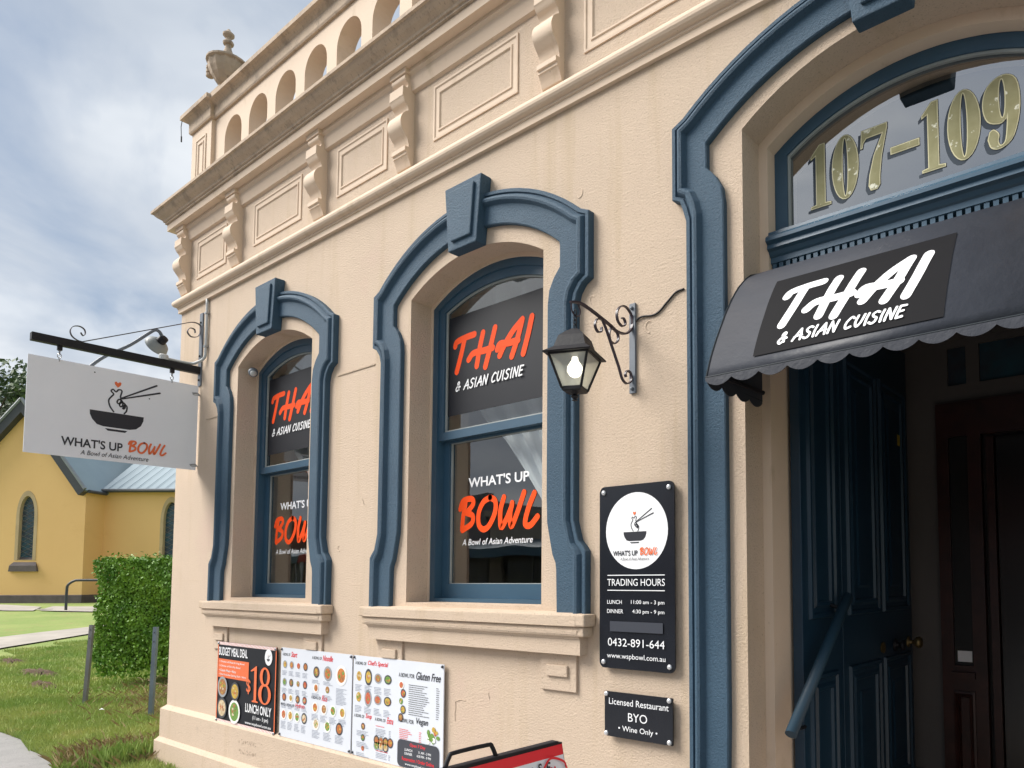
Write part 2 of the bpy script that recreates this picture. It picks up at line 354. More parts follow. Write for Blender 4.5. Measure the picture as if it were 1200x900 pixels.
def logo(sh,ox,oy,s,ink,red,text=True,name='logo'):
    l0=sh.l
    T=lambda y,z:(ox+(y+.564)*s,oy+(z-2.76)*s)
    bw=[(-.737,2.762),(-.391,2.762),(-.393,2.73),(-.408,2.69),(-.44,2.66),(-.48,2.65),(-.65,2.65),(-.69,2.66),(-.72,2.695),(-.735,2.73)]
    sh.poly(ink,[T(*p) for p in bw],name); sh.poly(ink,[T(*p) for p in [(-.64,2.638),(-.495,2.638),(-.51,2.622),(-.62,2.622)]],name)
    sh.stroke(ink,[T(*p) for p in HAND],.0105*s,name,n=3)
    sh.stroke(ink,[T(-.5453,2.8808),T(-.3129,3.0266)],.010*s,name,taper=1.3); sh.stroke(ink,[T(-.5372,2.8786),T(-.2888,2.9727)],.010*s,name,taper=1.3)
    h=[(-.5688,2.9574),(-.588,2.98),(-.59,2.997),(-.58,3.003),(-.569,2.992),(-.556,3.004),(-.546,2.996),(-.55,2.978)]
    sh.poly(red,[T(*p) for p in h],name)
    if text:
        sh.text("WHAT'S UP",ink,*T(-.898,2.475),.376*s,.066*s,bold=.02)
        sh.brush(red,BOWL,*T(-.483,2.482),.25*s,.085*s,.165)
        sh.text("A Bowl of Asian Adventure",ink,*T(-.782,2.421),.43*s,.034*s,shear=.2)
    sh.l=l0+6*sh.st
# ================================================================ the restaurant building
XL=-6.87; XR=3.4; YB=9.0
CXS=[-5.235,-3.05]; CXD=-.79
bld=empty('restaurant_building',(XL,0,0),'cream rendered Victorian corner building with blue window and door surrounds','building')
g=G()
outl=[(XL,0),(XR,0),(XR,4.72),(XL,4.72)]
holes=[opening(c,.54,1.36,3.13,3.285) for c in CXS]
dh=opening(CXD,.60,.14,3.315,3.515)
plate(g,outl,holes+[dh],0,.14)
g.obj('front_wall',M_wall,bld)
g=G()
plate(g,[(XL+.01,0),(XR,0),(XR,4.6),(XL+.01,4.6)],[opening(c,.528,1.375,3.115,3.262) for c in CXS]+[opening(CXD,.56,.14,3.29,3.472)],.141,.42)
g.obj('inner_wall_leaf',M_smooth,bld)
g=G(); g.box(XL,XL+.3,.143,YB,0,4.719); g.obj('side_wall',M_wall,bld)
g=G(); g.box(XL+.3,XR,YB-.3,YB,0,4.7); g.box(XR-.3,XR,.43,YB-.3,0,4.7); g.obj('rear_wall',M_wall,bld)
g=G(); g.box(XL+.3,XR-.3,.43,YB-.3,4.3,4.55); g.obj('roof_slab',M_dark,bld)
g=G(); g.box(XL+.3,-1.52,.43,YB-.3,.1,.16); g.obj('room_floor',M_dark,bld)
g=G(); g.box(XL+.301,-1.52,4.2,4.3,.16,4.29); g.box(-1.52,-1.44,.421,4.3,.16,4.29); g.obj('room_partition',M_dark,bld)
# stringcourse, cornice, plinth, coping
path=[(XR,0),(XL,0),(XL,YB)]
def roll(o0,z0,r,n=8): return [(o0+r*math.cos(a),z0+r*math.sin(a)) for a in [ -math.pi/2+math.pi*i/n for i in range(n+1)]]
g=G(); sweep(g,[(-.005,3.79),(.022,3.79),(.022,3.826),(.03,3.829)]+roll(.03,3.872,.032)+[(.02,3.908),(.012,3.93),(-.005,3.935)],path); g.obj('string_course',M_smooth,bld)
g=G(); sweep(g,[(-.005,4.385),(.02,4.395),(.03,4.43),(.034,4.45),(.034,4.475),(.05,4.49),(.05,4.512),(.102,4.512),(.102,4.568),(.0,4.569)],path); g.obj('cornice_fascia',M_smooth,bld)
g=G(); sweep(g,[(-.005,4.570),(.102,4.570),(.116,4.572),(.116,4.586),(.126,4.589),(.13,4.602),(.142,4.612),(.160,4.624),(.176,4.640),(.184,4.655),(.200,4.657),(.200,4.679),(.05,4.712),(-.005,4.715)],path); g.obj('cornice',M_corn,bld)
g=G(); sweep(g,[(-.005,-.2),(.064,-.2),(.064,.187),(.036,.218),(.036,.445),(.0,.475),(-.005,.475)],[(XR,0),(CXD+.95,0)]); sweep(g,[(-.005,-.2),(.064,-.2),(.064,.187),(.036,.218),(.036,.445),(.0,.475),(-.005,.475)],[(CXD-.87,0),(XL,0),(XL,YB)]); g.obj('plinth',M_wall,bld)
# frieze brackets
def _sm(a,n=4): return [(q.x,q.y) for q in catmull([(x,y,0) for x,y in a],n)]
prof=[(0,0)]+_sm([(.052,.004),(.066,.018),(.068,.040),(.052,.058)],3)+[(.044,.070),(.050,.090),(.080,.092),(.082,.150)]+_sm([(.078,.156),(.066,.180),(.050,.196),(.042,.212)],3)+[(.040,.226)]+_sm([(.052,.234),(.078,.262),(.092,.300),(.088,.338),(.068,.368),(.046,.396),(.036,.430)],4)+[(.034,.446),(.060,.450),(.060,.474),(.050,.478),(.050,.492)]+_sm([(.046,.494),(.032,.52),(.020,.552)],3)+[(0,.565)]
g=G(); zt=4.492; k=len(g.v)
for x in (-.066,.066):
    for o_,d in prof: g.v.append((x,-o_-.0,zt-d))
n=len(prof)
for i in range(n-1): g.f.append((i,i+1,n+i+1,n+i))
g.f.append(tuple(reversed(range(n)))); g.f.append(tuple(range(n,2*n)))
g.box(-.078,.078,-.075,0,zt-.012,zt+.0195)
bm=mesh('bracket',g.v,g.f)
BX=[-6.792,-5.845,-4.625,-3.66,-2.44,-1.475,-.255,.71,1.93,2.9]
for i,x in enumerate(BX):
    o=link('bracket',bm,M_smooth,bld)
    o.location=(x,0,0)
# frieze panels
def ringpanel(g,x0,x1,z0,z1,prof,y=0.):
    w=max(t for t,_ in prof)
    A=[(x0,z0),(x1,z0),(x1,z1),(x0,z1),(x0,z0)]; B=[(x0+w,z0+w),(x1-w,z0+w),(x1-w,z1-w),(x0+w,z1-w),(x0+w,z0+w)]
    k=len(g.v); m_=len(prof)
    for a,b_ in zip(A,B):
        for t,o_ in prof: g.v.append((a[0]+(b_[0]-a[0])*t/w,y-o_,a[1]+(b_[1]-a[1])*t/w))
    for i in range(4):
        for j in range(m_-1):
            q=k+i*m_+j; g.f.append((q,q+1,q+m_+1,q+m_))
    return g
RP=[(0,-.004),(0,.007),(.012,.008),(.018,.002),(.042,.002),(.046,.008),(.054,.008),(.058,.003),(.062,-.004)]
for i in range(len(BX)-1):
    a,b_=BX[i],BX[i+1]; ins=.20 if b_-a<1.1 else .26
    g=G(); ringpanel(g,a+ins,b_-ins,4.02,4.345,RP); g.obj('frieze_panel',M_smooth,bld)
# parapet with round openings
PXL=-6.71; ox0=-6.005; pit=.419
cir=[]
k=0
while ox0+k*pit<XR-.3: cir.append(ox0+k*pit); k+=1
g=G(); plate(g,[(PXL+.3,4.70),(XR,4.70),(XR,5.33),(PXL+.3,5.33)],[[(c-.147,4.80),(c+.147,4.80)]+[(c+.147*math.cos(math.pi*i/16),5.072+.150*math.sin(math.pi*i/16)) for i in range(17)] for c in cir],.0,.125)
g.obj('parapet',M_smooth,bld)
g=G(); g.box(PXL,-6.335,-.03,.38,4.70,5.33); g.obj('parapet_pier',M_smooth,bld)
g=G(); ringpanel(g,PXL+.09,-6.335-.09,4.80,5.22,RP,y=-.03); g.obj('pier_panel',M_smooth,bld)
g=G(); g.box(PXL,PXL+.2,.38,YB,4.70,5.33); g.obj('side_parapet',M_smooth,bld)
cp=[(-.05,5.312),(.016,5.312),(.022,5.325),(.022,5.40),(.032,5.415),(.045,5.425),(.052,5.43),(.075,5.434),(.075,5.468),(.02,5.485),(-.25,5.49)]
g=G(); sweep(g,cp,[(XR,0),(-6.335,0),(-6.335,-.03),(PXL,-.03),(PXL,YB)]); g.box(PXL+.02,-6.36,.0,.36,5.40,5.487); g.obj('coping',M_corn,bld)
# torn wire hanging from the coping end
g=G(); g.tube([(-6.775,-.09,5.44),(-6.78,-.095,5.38),(-6.765,-.095,5.28)],.003,5); g.tube([(-6.765,-.095,5.29),(-6.762,-.095,5.24)],.006,6); g.obj('loose_wire',M_black,bld)
# horizontal joint lines scored in the stucco
for (x0,x1,z) in ((-4.36,-3.945,2.812),(-6.30,-6.03,2.79),(-6.75,-6.08,1.50),(-4.18,-3.95,1.47)):
    g=G(); g.box(x0,x1,-.005 if z>2.7 else -.0012,0.,z,z+(.008 if z>2.7 else .003)); g.obj('joint_line',M_corn if z>2.7 else M_smooth,bld)
for pts in ([(-3.14,.86),(-3.135,.83),(-3.142,.80),(-3.138,.76)],[(-3.138,.86),(-3.10,.875),(-3.06,.872)],[(-3.255,.815),(-3.24,.79)],[(-2.88,.93),(-2.873,.90)],[(-5.93,1.30),(-5.925,1.18)],[(-4.05,2.0),(-4.03,1.96)]):
    g=G(); g.tube([(x,-.0005,z) for x,z in pts],.0022,5); g.obj('hairline_crack',M_corn,bld)
for cx_,cz_,r_,a0 in ((-2.27,3.34,.018,200),(-2.25,3.02,.02,160),(-2.19,2.80,.014,30),(-1.86,2.60,.02,60),(-2.45,2.15,.012,0),(-4.3,1.7,.014,90)):
    g=G(); g.tube([(cx_+r_*math.cos(R(a0+k_*22)),.0005,cz_+1.3*r_*math.sin(R(a0+k_*22))) for k_ in range(11)],.0035,6); g.obj('plaster_scuff',M_smooth,bld)
g=G()
for row,zz in ((0,.345),(1,.275)):
    for k_ in range(9):
        xx=-5.49+k_*.030
        for q_ in range(3): a=xx+random.uniform(0,.02); b_=zz+random.uniform(0,.03); g.box(a,a+random.uniform(.003,.012),-.0375,-.036,b_,b_+random.uniform(.003,.012))
o=g.obj('peeled_paint_marks',M_corn,bld); o['kind']='stuff'
# ---- window, built once and copied
def outlineA(cx,dz=0.,zfoot=1.345,zb=1.65,zw=1.90,E=.87,Bd=.783,rise=.305):
    arcp=arc(cx,E-.055,3.24+dz,3.24+dz+rise,26)
    L_=[(cx-E+.015,zfoot),(cx-E+.015,zb-.02),(cx-E+.03,zb),(cx-E+.06,zb+.03),(cx-Bd,zb+.12),(cx-Bd-.0,zw),(cx-Bd,2.60+dz),(cx-Bd,2.79+dz),(cx-Bd-.015,2.84+dz),(cx-E+.04,2.88+dz),(cx-E,2.90+dz),(cx-E,3.05+dz),(cx-E,3.215+dz)]
    R_=[(2*cx-p[0],p[1]) for p in reversed(L_)]
    return L_+arcp+R_
def outlineB(cx,dz=0.,zfoot=1.345,zb=1.65,zw=1.90,E=.87,ex=0.,rise=.247):
    arcp=arc(cx,E-.20,3.125+dz,3.125+dz+rise,26)
    L_=[(cx-.665,zfoot),(cx-.66,zb-.10),(cx-.655,zb-.07),(cx-.635,zb-.03),(cx-.60,zb+.12),(cx-.595,zw),(cx-.595,2.60+dz),(cx-.595,2.83+dz),(cx-.605,2.90+dz),(cx-.635,2.955+dz),(cx-.675,3.0+dz),(cx-.675,3.05+dz),(cx-.675,3.108+dz)]; L_=[(p[0]-ex,p[1]) for p in L_]
    R_=[(2*cx-p[0],p[1]) for p in reversed(L_)]
    return L_+arcp+R_
ARP=[(0,0),(0,.034),(.02,.038),(.11,.038),(.13,.030),(.15,.030),(.18,.040),(.22,.050),(.28,.054),(.34,.050),(.39,.036),(.42,.028),(.97,.028),(1,.024),(1,-.002)]
def smooth_outline(A,B):
    return A,B
def keystone(cx,dz,ht=.150,hb=.115):
    g=G(); zt,zb=3.632+dz,3.272+dz
    def tr(a,b_,y0,y1,zt,zb): 
        v=[(cx-b_,y0,zb),(cx+b_,y0,zb),(cx+a,y0,zt),(cx-a,y0,zt),(cx-b_,y1,zb),(cx+b_,y1,zb),(cx+a,y1,zt),(cx-a,y1,zt)]
        g.add(v,[(0,1,2,3),(5,4,7,6),(4,0,3,7),(1,5,6,2),(3,2,6,7),(4,5,1,0)])
    tr(ht,hb,-.072,.0,zt,zb); tr(ht-.045,hb-.035,-.086,-.07,zt-.035,zb+.045)
    return g
def arc_frame(g,cx,half,z0,zs,zc,w,y0,y1,wb=None,inner_dz=None):
    o_=opening(cx,half,z0,zs,zc,22); wb=wb or w
    i_=opening(cx,half-w,z0+wb,zs-w*.35,zc-w,22)
    plate(g,o_,[i_],y0,y1); return i_
def make_window(cx):
    g=G(); arc_frame(g,cx,.5275,1.376,3.114,3.261,.045,.150,.235,.02); w=g.obj('window',M_bluep,bld)
    g=G(); o_=[(cx-.483,2.315)]+arc(cx,.483,3.098,3.216,22)+[(cx+.483,2.315)]
    i_=[(cx-.435,2.362)]+arc(cx,.435,3.078,3.165,22)+[(cx+.435,2.362)]
    plate(g,o_,[i_],.160,.200); us=g.obj('upper_sash',M_bluep,w)
    g=G(); plate(g,i_,[[(cx-.424,2.372)]+arc(cx,.424,3.072,3.155,22)+[(cx+.424,2.372)]],.172,.182); g.obj('putty',M_putty,us)
    g=G(); plate(g,i_,[],.184,.188); g.obj('pane',M_glass,us)
    g=G(); o_=[(cx-.483,1.397),(cx+.483,1.397),(cx+.483,2.345),(cx-.483,2.345)]; i_=[(cx-.425,1.478),(cx+.425,1.478),(cx+.425,2.302),(cx-.425,2.302)]
    plate(g,o_,[i_],.202,.240); ls=g.obj('lower_sash',M_bluep,w)
    g=G(); plate(g,i_,[[(cx-.415,1.482),(cx+.415,1.482),(cx+.415,2.298),(cx-.415,2.298)]],.212,.222); g.obj('putty',M_putty,ls)
    g=G(); plate(g,i_,[],.224,.228); g.obj('pane',M_glass,ls)
    g=G(); loft(g,outlineA(cx),outlineB(cx),ARP); g.obj('architrave',M_blue,w)
    keystone(cx,0).obj('keystone',M_blue,w,bevel=.006)
    # sill: weathered slab, moulding, apron, two panelled blocks
    g=G(); prof=[(-.002,1.352),(.078,1.343),(.084,1.338),(.084,1.292),(.066,1.288),(.066,1.278),(.074,1.27),(.072,1.255),(.058,1.240),(.054,1.232),(.05,1.232),(.05,1.160),(-.002,1.160)]
    sweep(g,[p for p in reversed(prof[:10])][::1] if False else prof[::-1],[(cx+.835,0),(cx-.835,0)])
    # widen slab part
    g2=G(); g2.box(cx-.888,cx+.888,-.083,-.001,1.290,1.346); g2.box(cx-.872,cx+.872,-.070,-.001,1.244,1.2895)
    g.obj('apron',M_wall,w); g2.obj('sill_slab',M_wall,w,bevel=.008)
    g=G(); g.box(cx-.5395,cx+.5395,.0005,.1495,1.33,1.374); g.obj('sill_stone',M_wall,w)
    for s in (-1,1):
        xa=cx+s*.665
        g=G(); g.box(xa-.115,xa+.115,-.014,.0,.985,1.1595); g.box(xa-.068,xa+.068,-.026,-.013,1.052,1.105); g.obj('apron_block',M_wall,w,bevel=.004)
    # stickers on the glass (outside face)
    x0,x1=cx-.434,cx+.434
    sh=Sheet(lambda u,v,l:(u,.1838-l,v),lift=.0006)
    pt=[(x0+.004,2.458),(x1-.004,2.458),(x1-.004,3.045),(x0+.004,3.045)]
    sh.shape(M_vin,[pt],'window_sticker')
    dx=cx+3.05
    sh.brush(M_or,THAI,-3.416+dx,2.700,.640,.208,.185)
    sh.brushtext(M_white,'& ASIAN CUISINE',-3.405+dx,2.598,.575,.052,.17)
    sh.flush(w)
    sh=Sheet(lambda u,v,l:(u,.2238-l,v),lift=.0006)
    sh.text("WHAT'S UP",M_white,-3.330+dx,2.030,.50,.058,bold=.018)
    sh.brush(M_or,BOWL,-3.400+dx,1.785,.635,.185,.19)
    sh.text("A Bowl of Asian Adventure",M_white,-3.376+dx,1.698,.575,.036,shear=.2,bold=.006)
    sh.flush(w)
    return w
w1=make_window(-3.05)
w2=copy_tree(w1,bld); w2.location=(-2.185,0,0)
# curtains (own things, inside)
def curtain(cx,label):
    g=G(); nx,nz=70,44; V=[]
    ed=[(3.28,-.56),(2.9,-.50),(2.6,-.38),(2.45,-.28),(2.3,-.09),(2.12,.06),(1.93,.22),(1.78,.33),(1.55,.40)]
    for j in range(nz+1):
        z=3.28-(3.28-1.5)*j/nz
        for (za,xa),(zb,xb) in zip(ed,ed[1:]):
            if za>=z>=zb: xi=xa+(xb-xa)*(za-z)/(za-zb)
        if z<1.55: xi=.40
        for i in range(nx+1):
            s=i/nx; x=cx+xi+(.56-xi)*s
            V.append((x,.315+.018*math.sin(s*30+j*.05)+.008*math.sin(s*61+1),z))
    F_=[(j*(nx+1)+i,j*(nx+1)+i+1,(j+1)*(nx+1)+i+1,(j+1)*(nx+1)+i) for j in range(nz) for i in range(nx)]
    g.add(V,F_); o=g.obj('curtain',M_cloud,None,smooth=True); return tag(o,label,'curtain')
curtain(-3.05,'sheer white curtain swept aside behind the glass of the window nearer the lantern')
curtain(-5.235,'sheer white curtain drawn aside inside the window nearer the hanging signboard')
# ---- door surround, fanlight, transom, porch
def dA(cx): return outlineA(cx,dz=.205,zfoot=.20,zb=.62,zw=.95,E=.92,Bd=.85,rise=.292)
def dB(cx): return outlineB(cx,dz=.195,zfoot=.20,zb=.62,zw=.95,E=.93,ex=.078,rise=.252)
g=G(); loft(g,dA(CXD),dB(CXD),ARP); da=g.obj('door_architrave',M_blue,bld)
keystone(CXD-.01,.212,.135,.100).obj('keystone',M_blue,da,bevel=.006)
g=G(); arc_frame(g,CXD,.559,2.90,3.289,3.471,.056,.205,.27,.042); fl=g.obj('fanlight',M_bluep,bld)
i_=opening(CXD,.503,2.942,3.269,3.415,22)
g=G(); plate(g,i_,[opening(CXD,.493,2.950,3.262,3.405,22)],.213,.226); g.obj('putty',M_putty,fl)
g=G(); plate(g,i_,[],.228,.234); g.obj('pane',M_fan,fl)
# transom moulding
g=G(); xa,xb=CXD-.5595,CXD+.5595; prof=[(-.02,2.935),(.06,2.925),(.062,2.912),(.075,2.905),(.088,2.892),(.088,2.878),(.072,2.868),(.075,2.850),(.060,2.842),(.050,2.828),(.042,2.822),(.042,2.800),(-.02,2.79)]
v0=[(xb,.20-o_,z) for o_,z in prof]; v1=[(xa,.20-o_,z) for o_,z in prof]; n=len(prof)
g.add(v0+v1,[(i,n+i,n+i+1,i+1) for i in range(n-1)]+[tuple(range(n)),tuple(reversed(range(n,2*n)))]); g.obj('transom',M_bluep,fl)
g=G(); x=xa+.006
while x<xb-.02: g.box(x,x+.018,.162,.199,2.774,2.7985); x+=.030
o=g.obj('dentil_row',M_bluep,fl); o['kind']='stuff'
# gilt street number on the fanlight
sh=Sheet(lambda u,v,l:(u,.2275-l,v),lift=.0004,step=.0002)
def D1(x,z,h,w): # bodoni one
    s=w
    return [[(x+.28*s,z),(x+.28*s,z),(x+.0*s,z),(x+.0*s,z+.035*h),(x+.27*s,z+.05*h),(x+.27*s,z+.84*h),(x+.02*s,z+.80*h),(x+.02*s,z+.84*h),(x+.45*s,z+h),(x+.72*s,z+h),(x+.72*s,z+.05*h),(x+1.0*s,z+.035*h),(x+1.0*s,z)]]
def D0(x,z,h,w):
    e=lambda cx_,rx,ry,n=28:[(cx_+rx*math.cos(2*math.pi*i/n),z+h/2+ry*math.sin(2*math.pi*i/n)) for i in range(n)]
    return [e(x+w/2,w/2,h/2),e(x+w/2,w*.105,h*.455)]
def D7(x,z,h,w):
    return [[(x,z+h*.72),(x+.04*w,z+h),(x+w,z+h),(x+w,z+.93*h),(x+.78*w,z+.5*h),(x+.70*w,z+.2*h),(x+.70*w,z+.06*h),(x+.60*w,z),(x+.36*w,z),(x+.28*w,z+.08*h),(x+.32*w,z+.25*h),(x+.50*w,z+.55*h),(x+.83*w,z+.86*h),(x+.22*w,z+.86*h),(x+.10*w,z+.80*h),(x+.06*w,z+.72*h)]]
def D9(x,z,h,w):
    pts=catmull([(x+.12*w,z+.16*h,0),(x+.22*w,z+.03*h,0),(x+.5*w,z,0),(x+.82*w,z+.12*h,0),(x+1.0*w,z+.5*h,0),(x+.92*w,z+.88*h,0),(x+.55*w,z+h,0),(x+.14*w,z+.9*h,0),(x+.0*w,z+.66*h,0),(x+.12*w,z+.42*h,0),(x+.45*w,z+.34*h,0),(x+.62*w,z+.38*h,0),(x+.66*w,z+.40*h,0),(x+.60*w,z+.10*h,0),(x+.47*w,z+.035*h,0),(x+.40*w,z+.10*h,0),(x+.42*w,z+.20*h,0),(x+.28*w,z+.28*h,0),(x+.14*w,z+.25*h,0)],4)
    o_=[(p.x,p.y) for p in pts[:-1]]
    n=22; return [o_,[(x+.53*w+.085*w*math.cos(2*math.pi*i/n),z+.68*h+.27*h*math.sin(2*math.pi*i/n)) for i in range(n)]]
def DD_(x,z,h,w): return [[(x,z+.44*h),(x+w,z+.44*h),(x+w,z+.54*h),(x,z+.54*h)]]
num=[(D1,-1.196,.085),(D0,-1.104,.108),(D7,-.985,.104),(DD_,-.868,.106),(D1,-.752,.082),(D0,-.660,.112),(D9,-.540,.120)]
for off,mt,dx,dz in ((.001,M_gsh,-.013,-.013),(.003,M_ink,0,0),(.0012,M_goldl,0,0),(-.0024,M_gold,0,0)):
    for fn,x,w_ in num: 
        sh.shape(mt,fn(x+dx,3.010+dz,.262 if fn is not D7 else .25,w_),'street_number',off)
        sh.l-=sh.st
    sh.l+=.0012
sh.flush(fl)
# awning
prf=resample([(-.305,2.222,0),(-.275,2.30,0),(-.237,2.376,0),(-.165,2.50,0),(-.11,2.58,0),(-.05,2.65,0),(.03,2.715,0),(.118,2.752,0)],16)
AL=[0]
for a,b_ in zip(prf,prf[1:]): AL.append(AL[-1]+(b_-a).length)
def awfn(u,s,l):
    s=max(0,min(AL[-1]-1e-6,s)); j=max(i for i in range(len(AL)) if AL[i]<=s); j=min(j,len(prf)-2)
    t=(s-AL[j])/(AL[j+1]-AL[j]); p=prf[j].lerp(prf[j+1],t); d=(prf[j+1]-prf[j]).normalized()
    return (u,p.x-d.y*l,p.y+d.x*l)
aw=empty('awning',(CXD,-.1,2.2),'black barrel awning with scalloped valance over the doorway','awning')
AX0,AX1=-1.378,-.202
g=G(); n=len(prf)
for x in (AX0,AX1): g.v+=[(x,p.x,p.y) for p in prf]
g.f+=[(i,n+i,n+i+1,i+1) for i in range(n-1)]
o=g.obj('canopy',M_awn,aw,smooth=True); sm=o.modifiers.new('thick','SOLIDIFY'); sm.thickness=.004
for x in (AX0,AX1):
    g=G(); g.add([(x,p.x,p.y) for p in prf]+[(x,.118,2.222)],[tuple(range(n+1))]); o=g.obj('side_panel',M_awn,aw); sm=o.modifiers.new('thick','SOLIDIFY'); sm.thickness=.003
def scallops(g,fn,L_,pitch,h=.034,drop=.012):
    u=0
    nsc=max(1,round(L_/pitch)); pp=L_/nsc; N_=10
    for k in range(nsc):
        v=[fn(k*pp,0)]; 
        low=[fn(k*pp+pp*i/N_,-drop-(h-drop)*math.sin(math.pi*i/N_)**.8) for i in range(N_+1)]
        g.add([fn(k*pp,0),fn((k+1)*pp,0)]+low[::-1],[tuple(range(N_+3))])
g=G(); scallops(g,lambda u,w:(AX0+u,-.307,2.223+w),AX1-AX0,.105); o=g.obj('valance',M_awn,aw); sm=o.modifiers.new('thick','SOLIDIFY'); sm.thickness=.003
for x in (AX0,AX1):
    g=G(); scallops(g,lambda u,w:(x,-.303+u,2.2225+w),.42,.105); o=g.obj('side_valance',M_awn,aw); sm=o.modifiers.new('thick','SOLIDIFY'); sm.thickness=.003
g=G(); g.tube([(AX0,.118,2.222),(AX0,-.307,2.224),(AX1,-.307,2.224),(AX1,.118,2.222)],.0042,6); g.tube([(AX0,p.x,p.y) for p in prf],.0035,6); g.obj('piping',M_pipe,aw)
g=G(); g.tube([(AX0+.016,.10,2.25),(AX0+.016,-.274,2.242),(AX1-.016,-.274,2.242),(AX1-.016,.10,2.25)],.009,8); g.obj('awning_frame',M_black,aw)
# subdivided print panel following the curve
sh=Sheet(awfn,lift=.0035,step=.00008)
v=[];f=[]; a0,b0,ns=.052,.437,14
for j in range(ns+1):
    s=a0+(b0-a0)*j/ns
    for i in range(9): v.append((-1.196+(.634)*i/8,s))
f=[(j*9+i,j*9+i+1,(j+1)*9+i+1,(j+1)*9+i) for j in range(ns) for i in range(8)]
sh.put('print_panel',M_awn2,v,f); sh.l+=.001
sh.brush(M_white,THAI,-1.122,.156,.486,.196,.18)
sh.l+=.0
sh.brushtext(M_white,'& ASIAN CUISINE',-1.108,.082,.432,.046,.19)
sh.flush(aw)
# porch: folded doors on the left jamb, back screen
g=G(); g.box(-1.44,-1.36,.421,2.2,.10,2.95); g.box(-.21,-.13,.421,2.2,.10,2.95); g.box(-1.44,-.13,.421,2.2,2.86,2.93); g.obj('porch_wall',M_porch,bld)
g=G(); g.box(-1.349,-.231,.0,2.2,.05,.139); g.box(-1.5,-.08,-.32,-.001,-.02,.07); g.obj('door_step',M_floor,bld)
def raised(g,x,y0,y1,z0,z1):
    # moulded panel on a leaf that faces +X : ring and fielded centre
    def ring(a,h0,h1):
        return [(x+h0,y0+a,z0+a),(x+h0,y1-a,z0+a),(x+h0,y1-a,z1-a),(x+h0,y0+a,z1-a)]
    steps=[(0,0),(.006,.014),(.020,.014),(.028,.004),(.045,.003),(.058,.012),(.072,.012),(.080,-.006),(.12,-.004),(.14,.006)]
    w=min(y1-y0,z1-z0)/2-.02; steps=[s for s in steps if s[0]<w]
    k=len(g.v)
    for a,h in steps: g.v+=ring(a,h,h)
    for i in range(len(steps)-1):
        for j in range(4):
            a=k+i*4+j; b_=k+i*4+(j+1)%4; g.f.append((a,b_,b_+4,a+4))
    q=k+(len(steps)-1)*4; g.f.append((q,q+1,q+2,q+3))
DX=-1.292
def leaf(y0,y1,cols):
    g=G(); g.box(DX-.045,DX,y0,y1,.15,2.80); d=g.obj('door_leaf',M_navy,bld,bevel=.003)
    yy=y0+.06; w_=(y1-y0-.12-.05*(cols-1))/cols
    for c in range(cols):
        for z0,z1 in ((.42,1.10),(1.33,2.55)):
            g=G(); raised(g,DX,yy+c*(w_+.05),yy+c*(w_+.05)+w_,z0,z1); g.obj('door_panel',M_navy,d)
    return d
leaf(.285,.695,1); d2=leaf(.712,1.72,2)
ax=Matrix.Rotation(R(90),3,'Y')
g=G(); g.lathe([(.030,0),(.030,.006),(.012,.012),(.012,.035),(.028,.045),(.033,.06),(.026,.074),(.008,.08)],(DX,1.64,1.15),16,ax); g.obj('door_knob',M_brass,d2,smooth=True)
g=G(); g.lathe([(.034,0),(.034,.006),(.014,.012),(.014,.030),(.028,.04),(.028,.05),(.006,.054)],(DX,1.42,1.15),16,ax); g.obj('lock_plate',M_black,d2,smooth=True)
g=G(); g.lathe([(.026,0),(.030,.01),(.010,.016)],(DX,1.22,1.15),14,ax); g.obj('keyhole_cover',M_brass,d2)
g=G(); g.box(DX,DX+.002,1.47,1.58,2.24,2.30); g.obj('yellow_sticker',mat('yellow_sticker',(.6,.42,.03),.5),d2)
g=G(); g.tube([(DX+.05,.055,.915),(DX+.07,.60,1.425)],.0235,16); o=g.obj('round_bar',mat('bar_paint',(.02,.055,.088),.5,var=.15),None,smooth=False); tag(o,'round blue bar slanting across the folded navy door','bar')
for p in o.data.polygons: p.use_smooth=len(p.vertices)==4
g=G(); g.tube([(DX-.0,.29,.90),(DX+.05,.09,.93)],.008,8); g.obj('bar_bracket',M_black,o); g=G(); g.tube([(DX+.0,.55,1.39),(DX+.06,.55,1.37)],.008,8); g.obj('bar_bracket',M_black,o)
# back screen of the porch
by=1.85; M_dg=mat('dark_door_glass',(.018,.017,.017),.25)
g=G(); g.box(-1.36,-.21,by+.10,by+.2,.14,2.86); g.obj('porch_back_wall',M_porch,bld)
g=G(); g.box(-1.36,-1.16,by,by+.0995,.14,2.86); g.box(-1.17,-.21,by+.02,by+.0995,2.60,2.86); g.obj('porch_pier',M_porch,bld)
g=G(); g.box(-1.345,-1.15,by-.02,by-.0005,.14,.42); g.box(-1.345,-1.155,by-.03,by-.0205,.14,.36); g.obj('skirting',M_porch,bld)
# cream overlight with dark panes
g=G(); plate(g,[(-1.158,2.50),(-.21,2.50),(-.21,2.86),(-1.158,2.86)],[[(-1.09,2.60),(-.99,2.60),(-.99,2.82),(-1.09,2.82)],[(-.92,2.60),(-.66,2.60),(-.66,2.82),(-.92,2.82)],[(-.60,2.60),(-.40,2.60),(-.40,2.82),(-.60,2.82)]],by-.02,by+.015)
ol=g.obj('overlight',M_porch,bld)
for a,b_ in ((-1.09,-.99),(-.92,-.66),(-.60,-.40)):
    g=G(); g.box(a,b_,by+.0,by+.004,2.60,2.82); g.obj('pane',M_lead,ol)
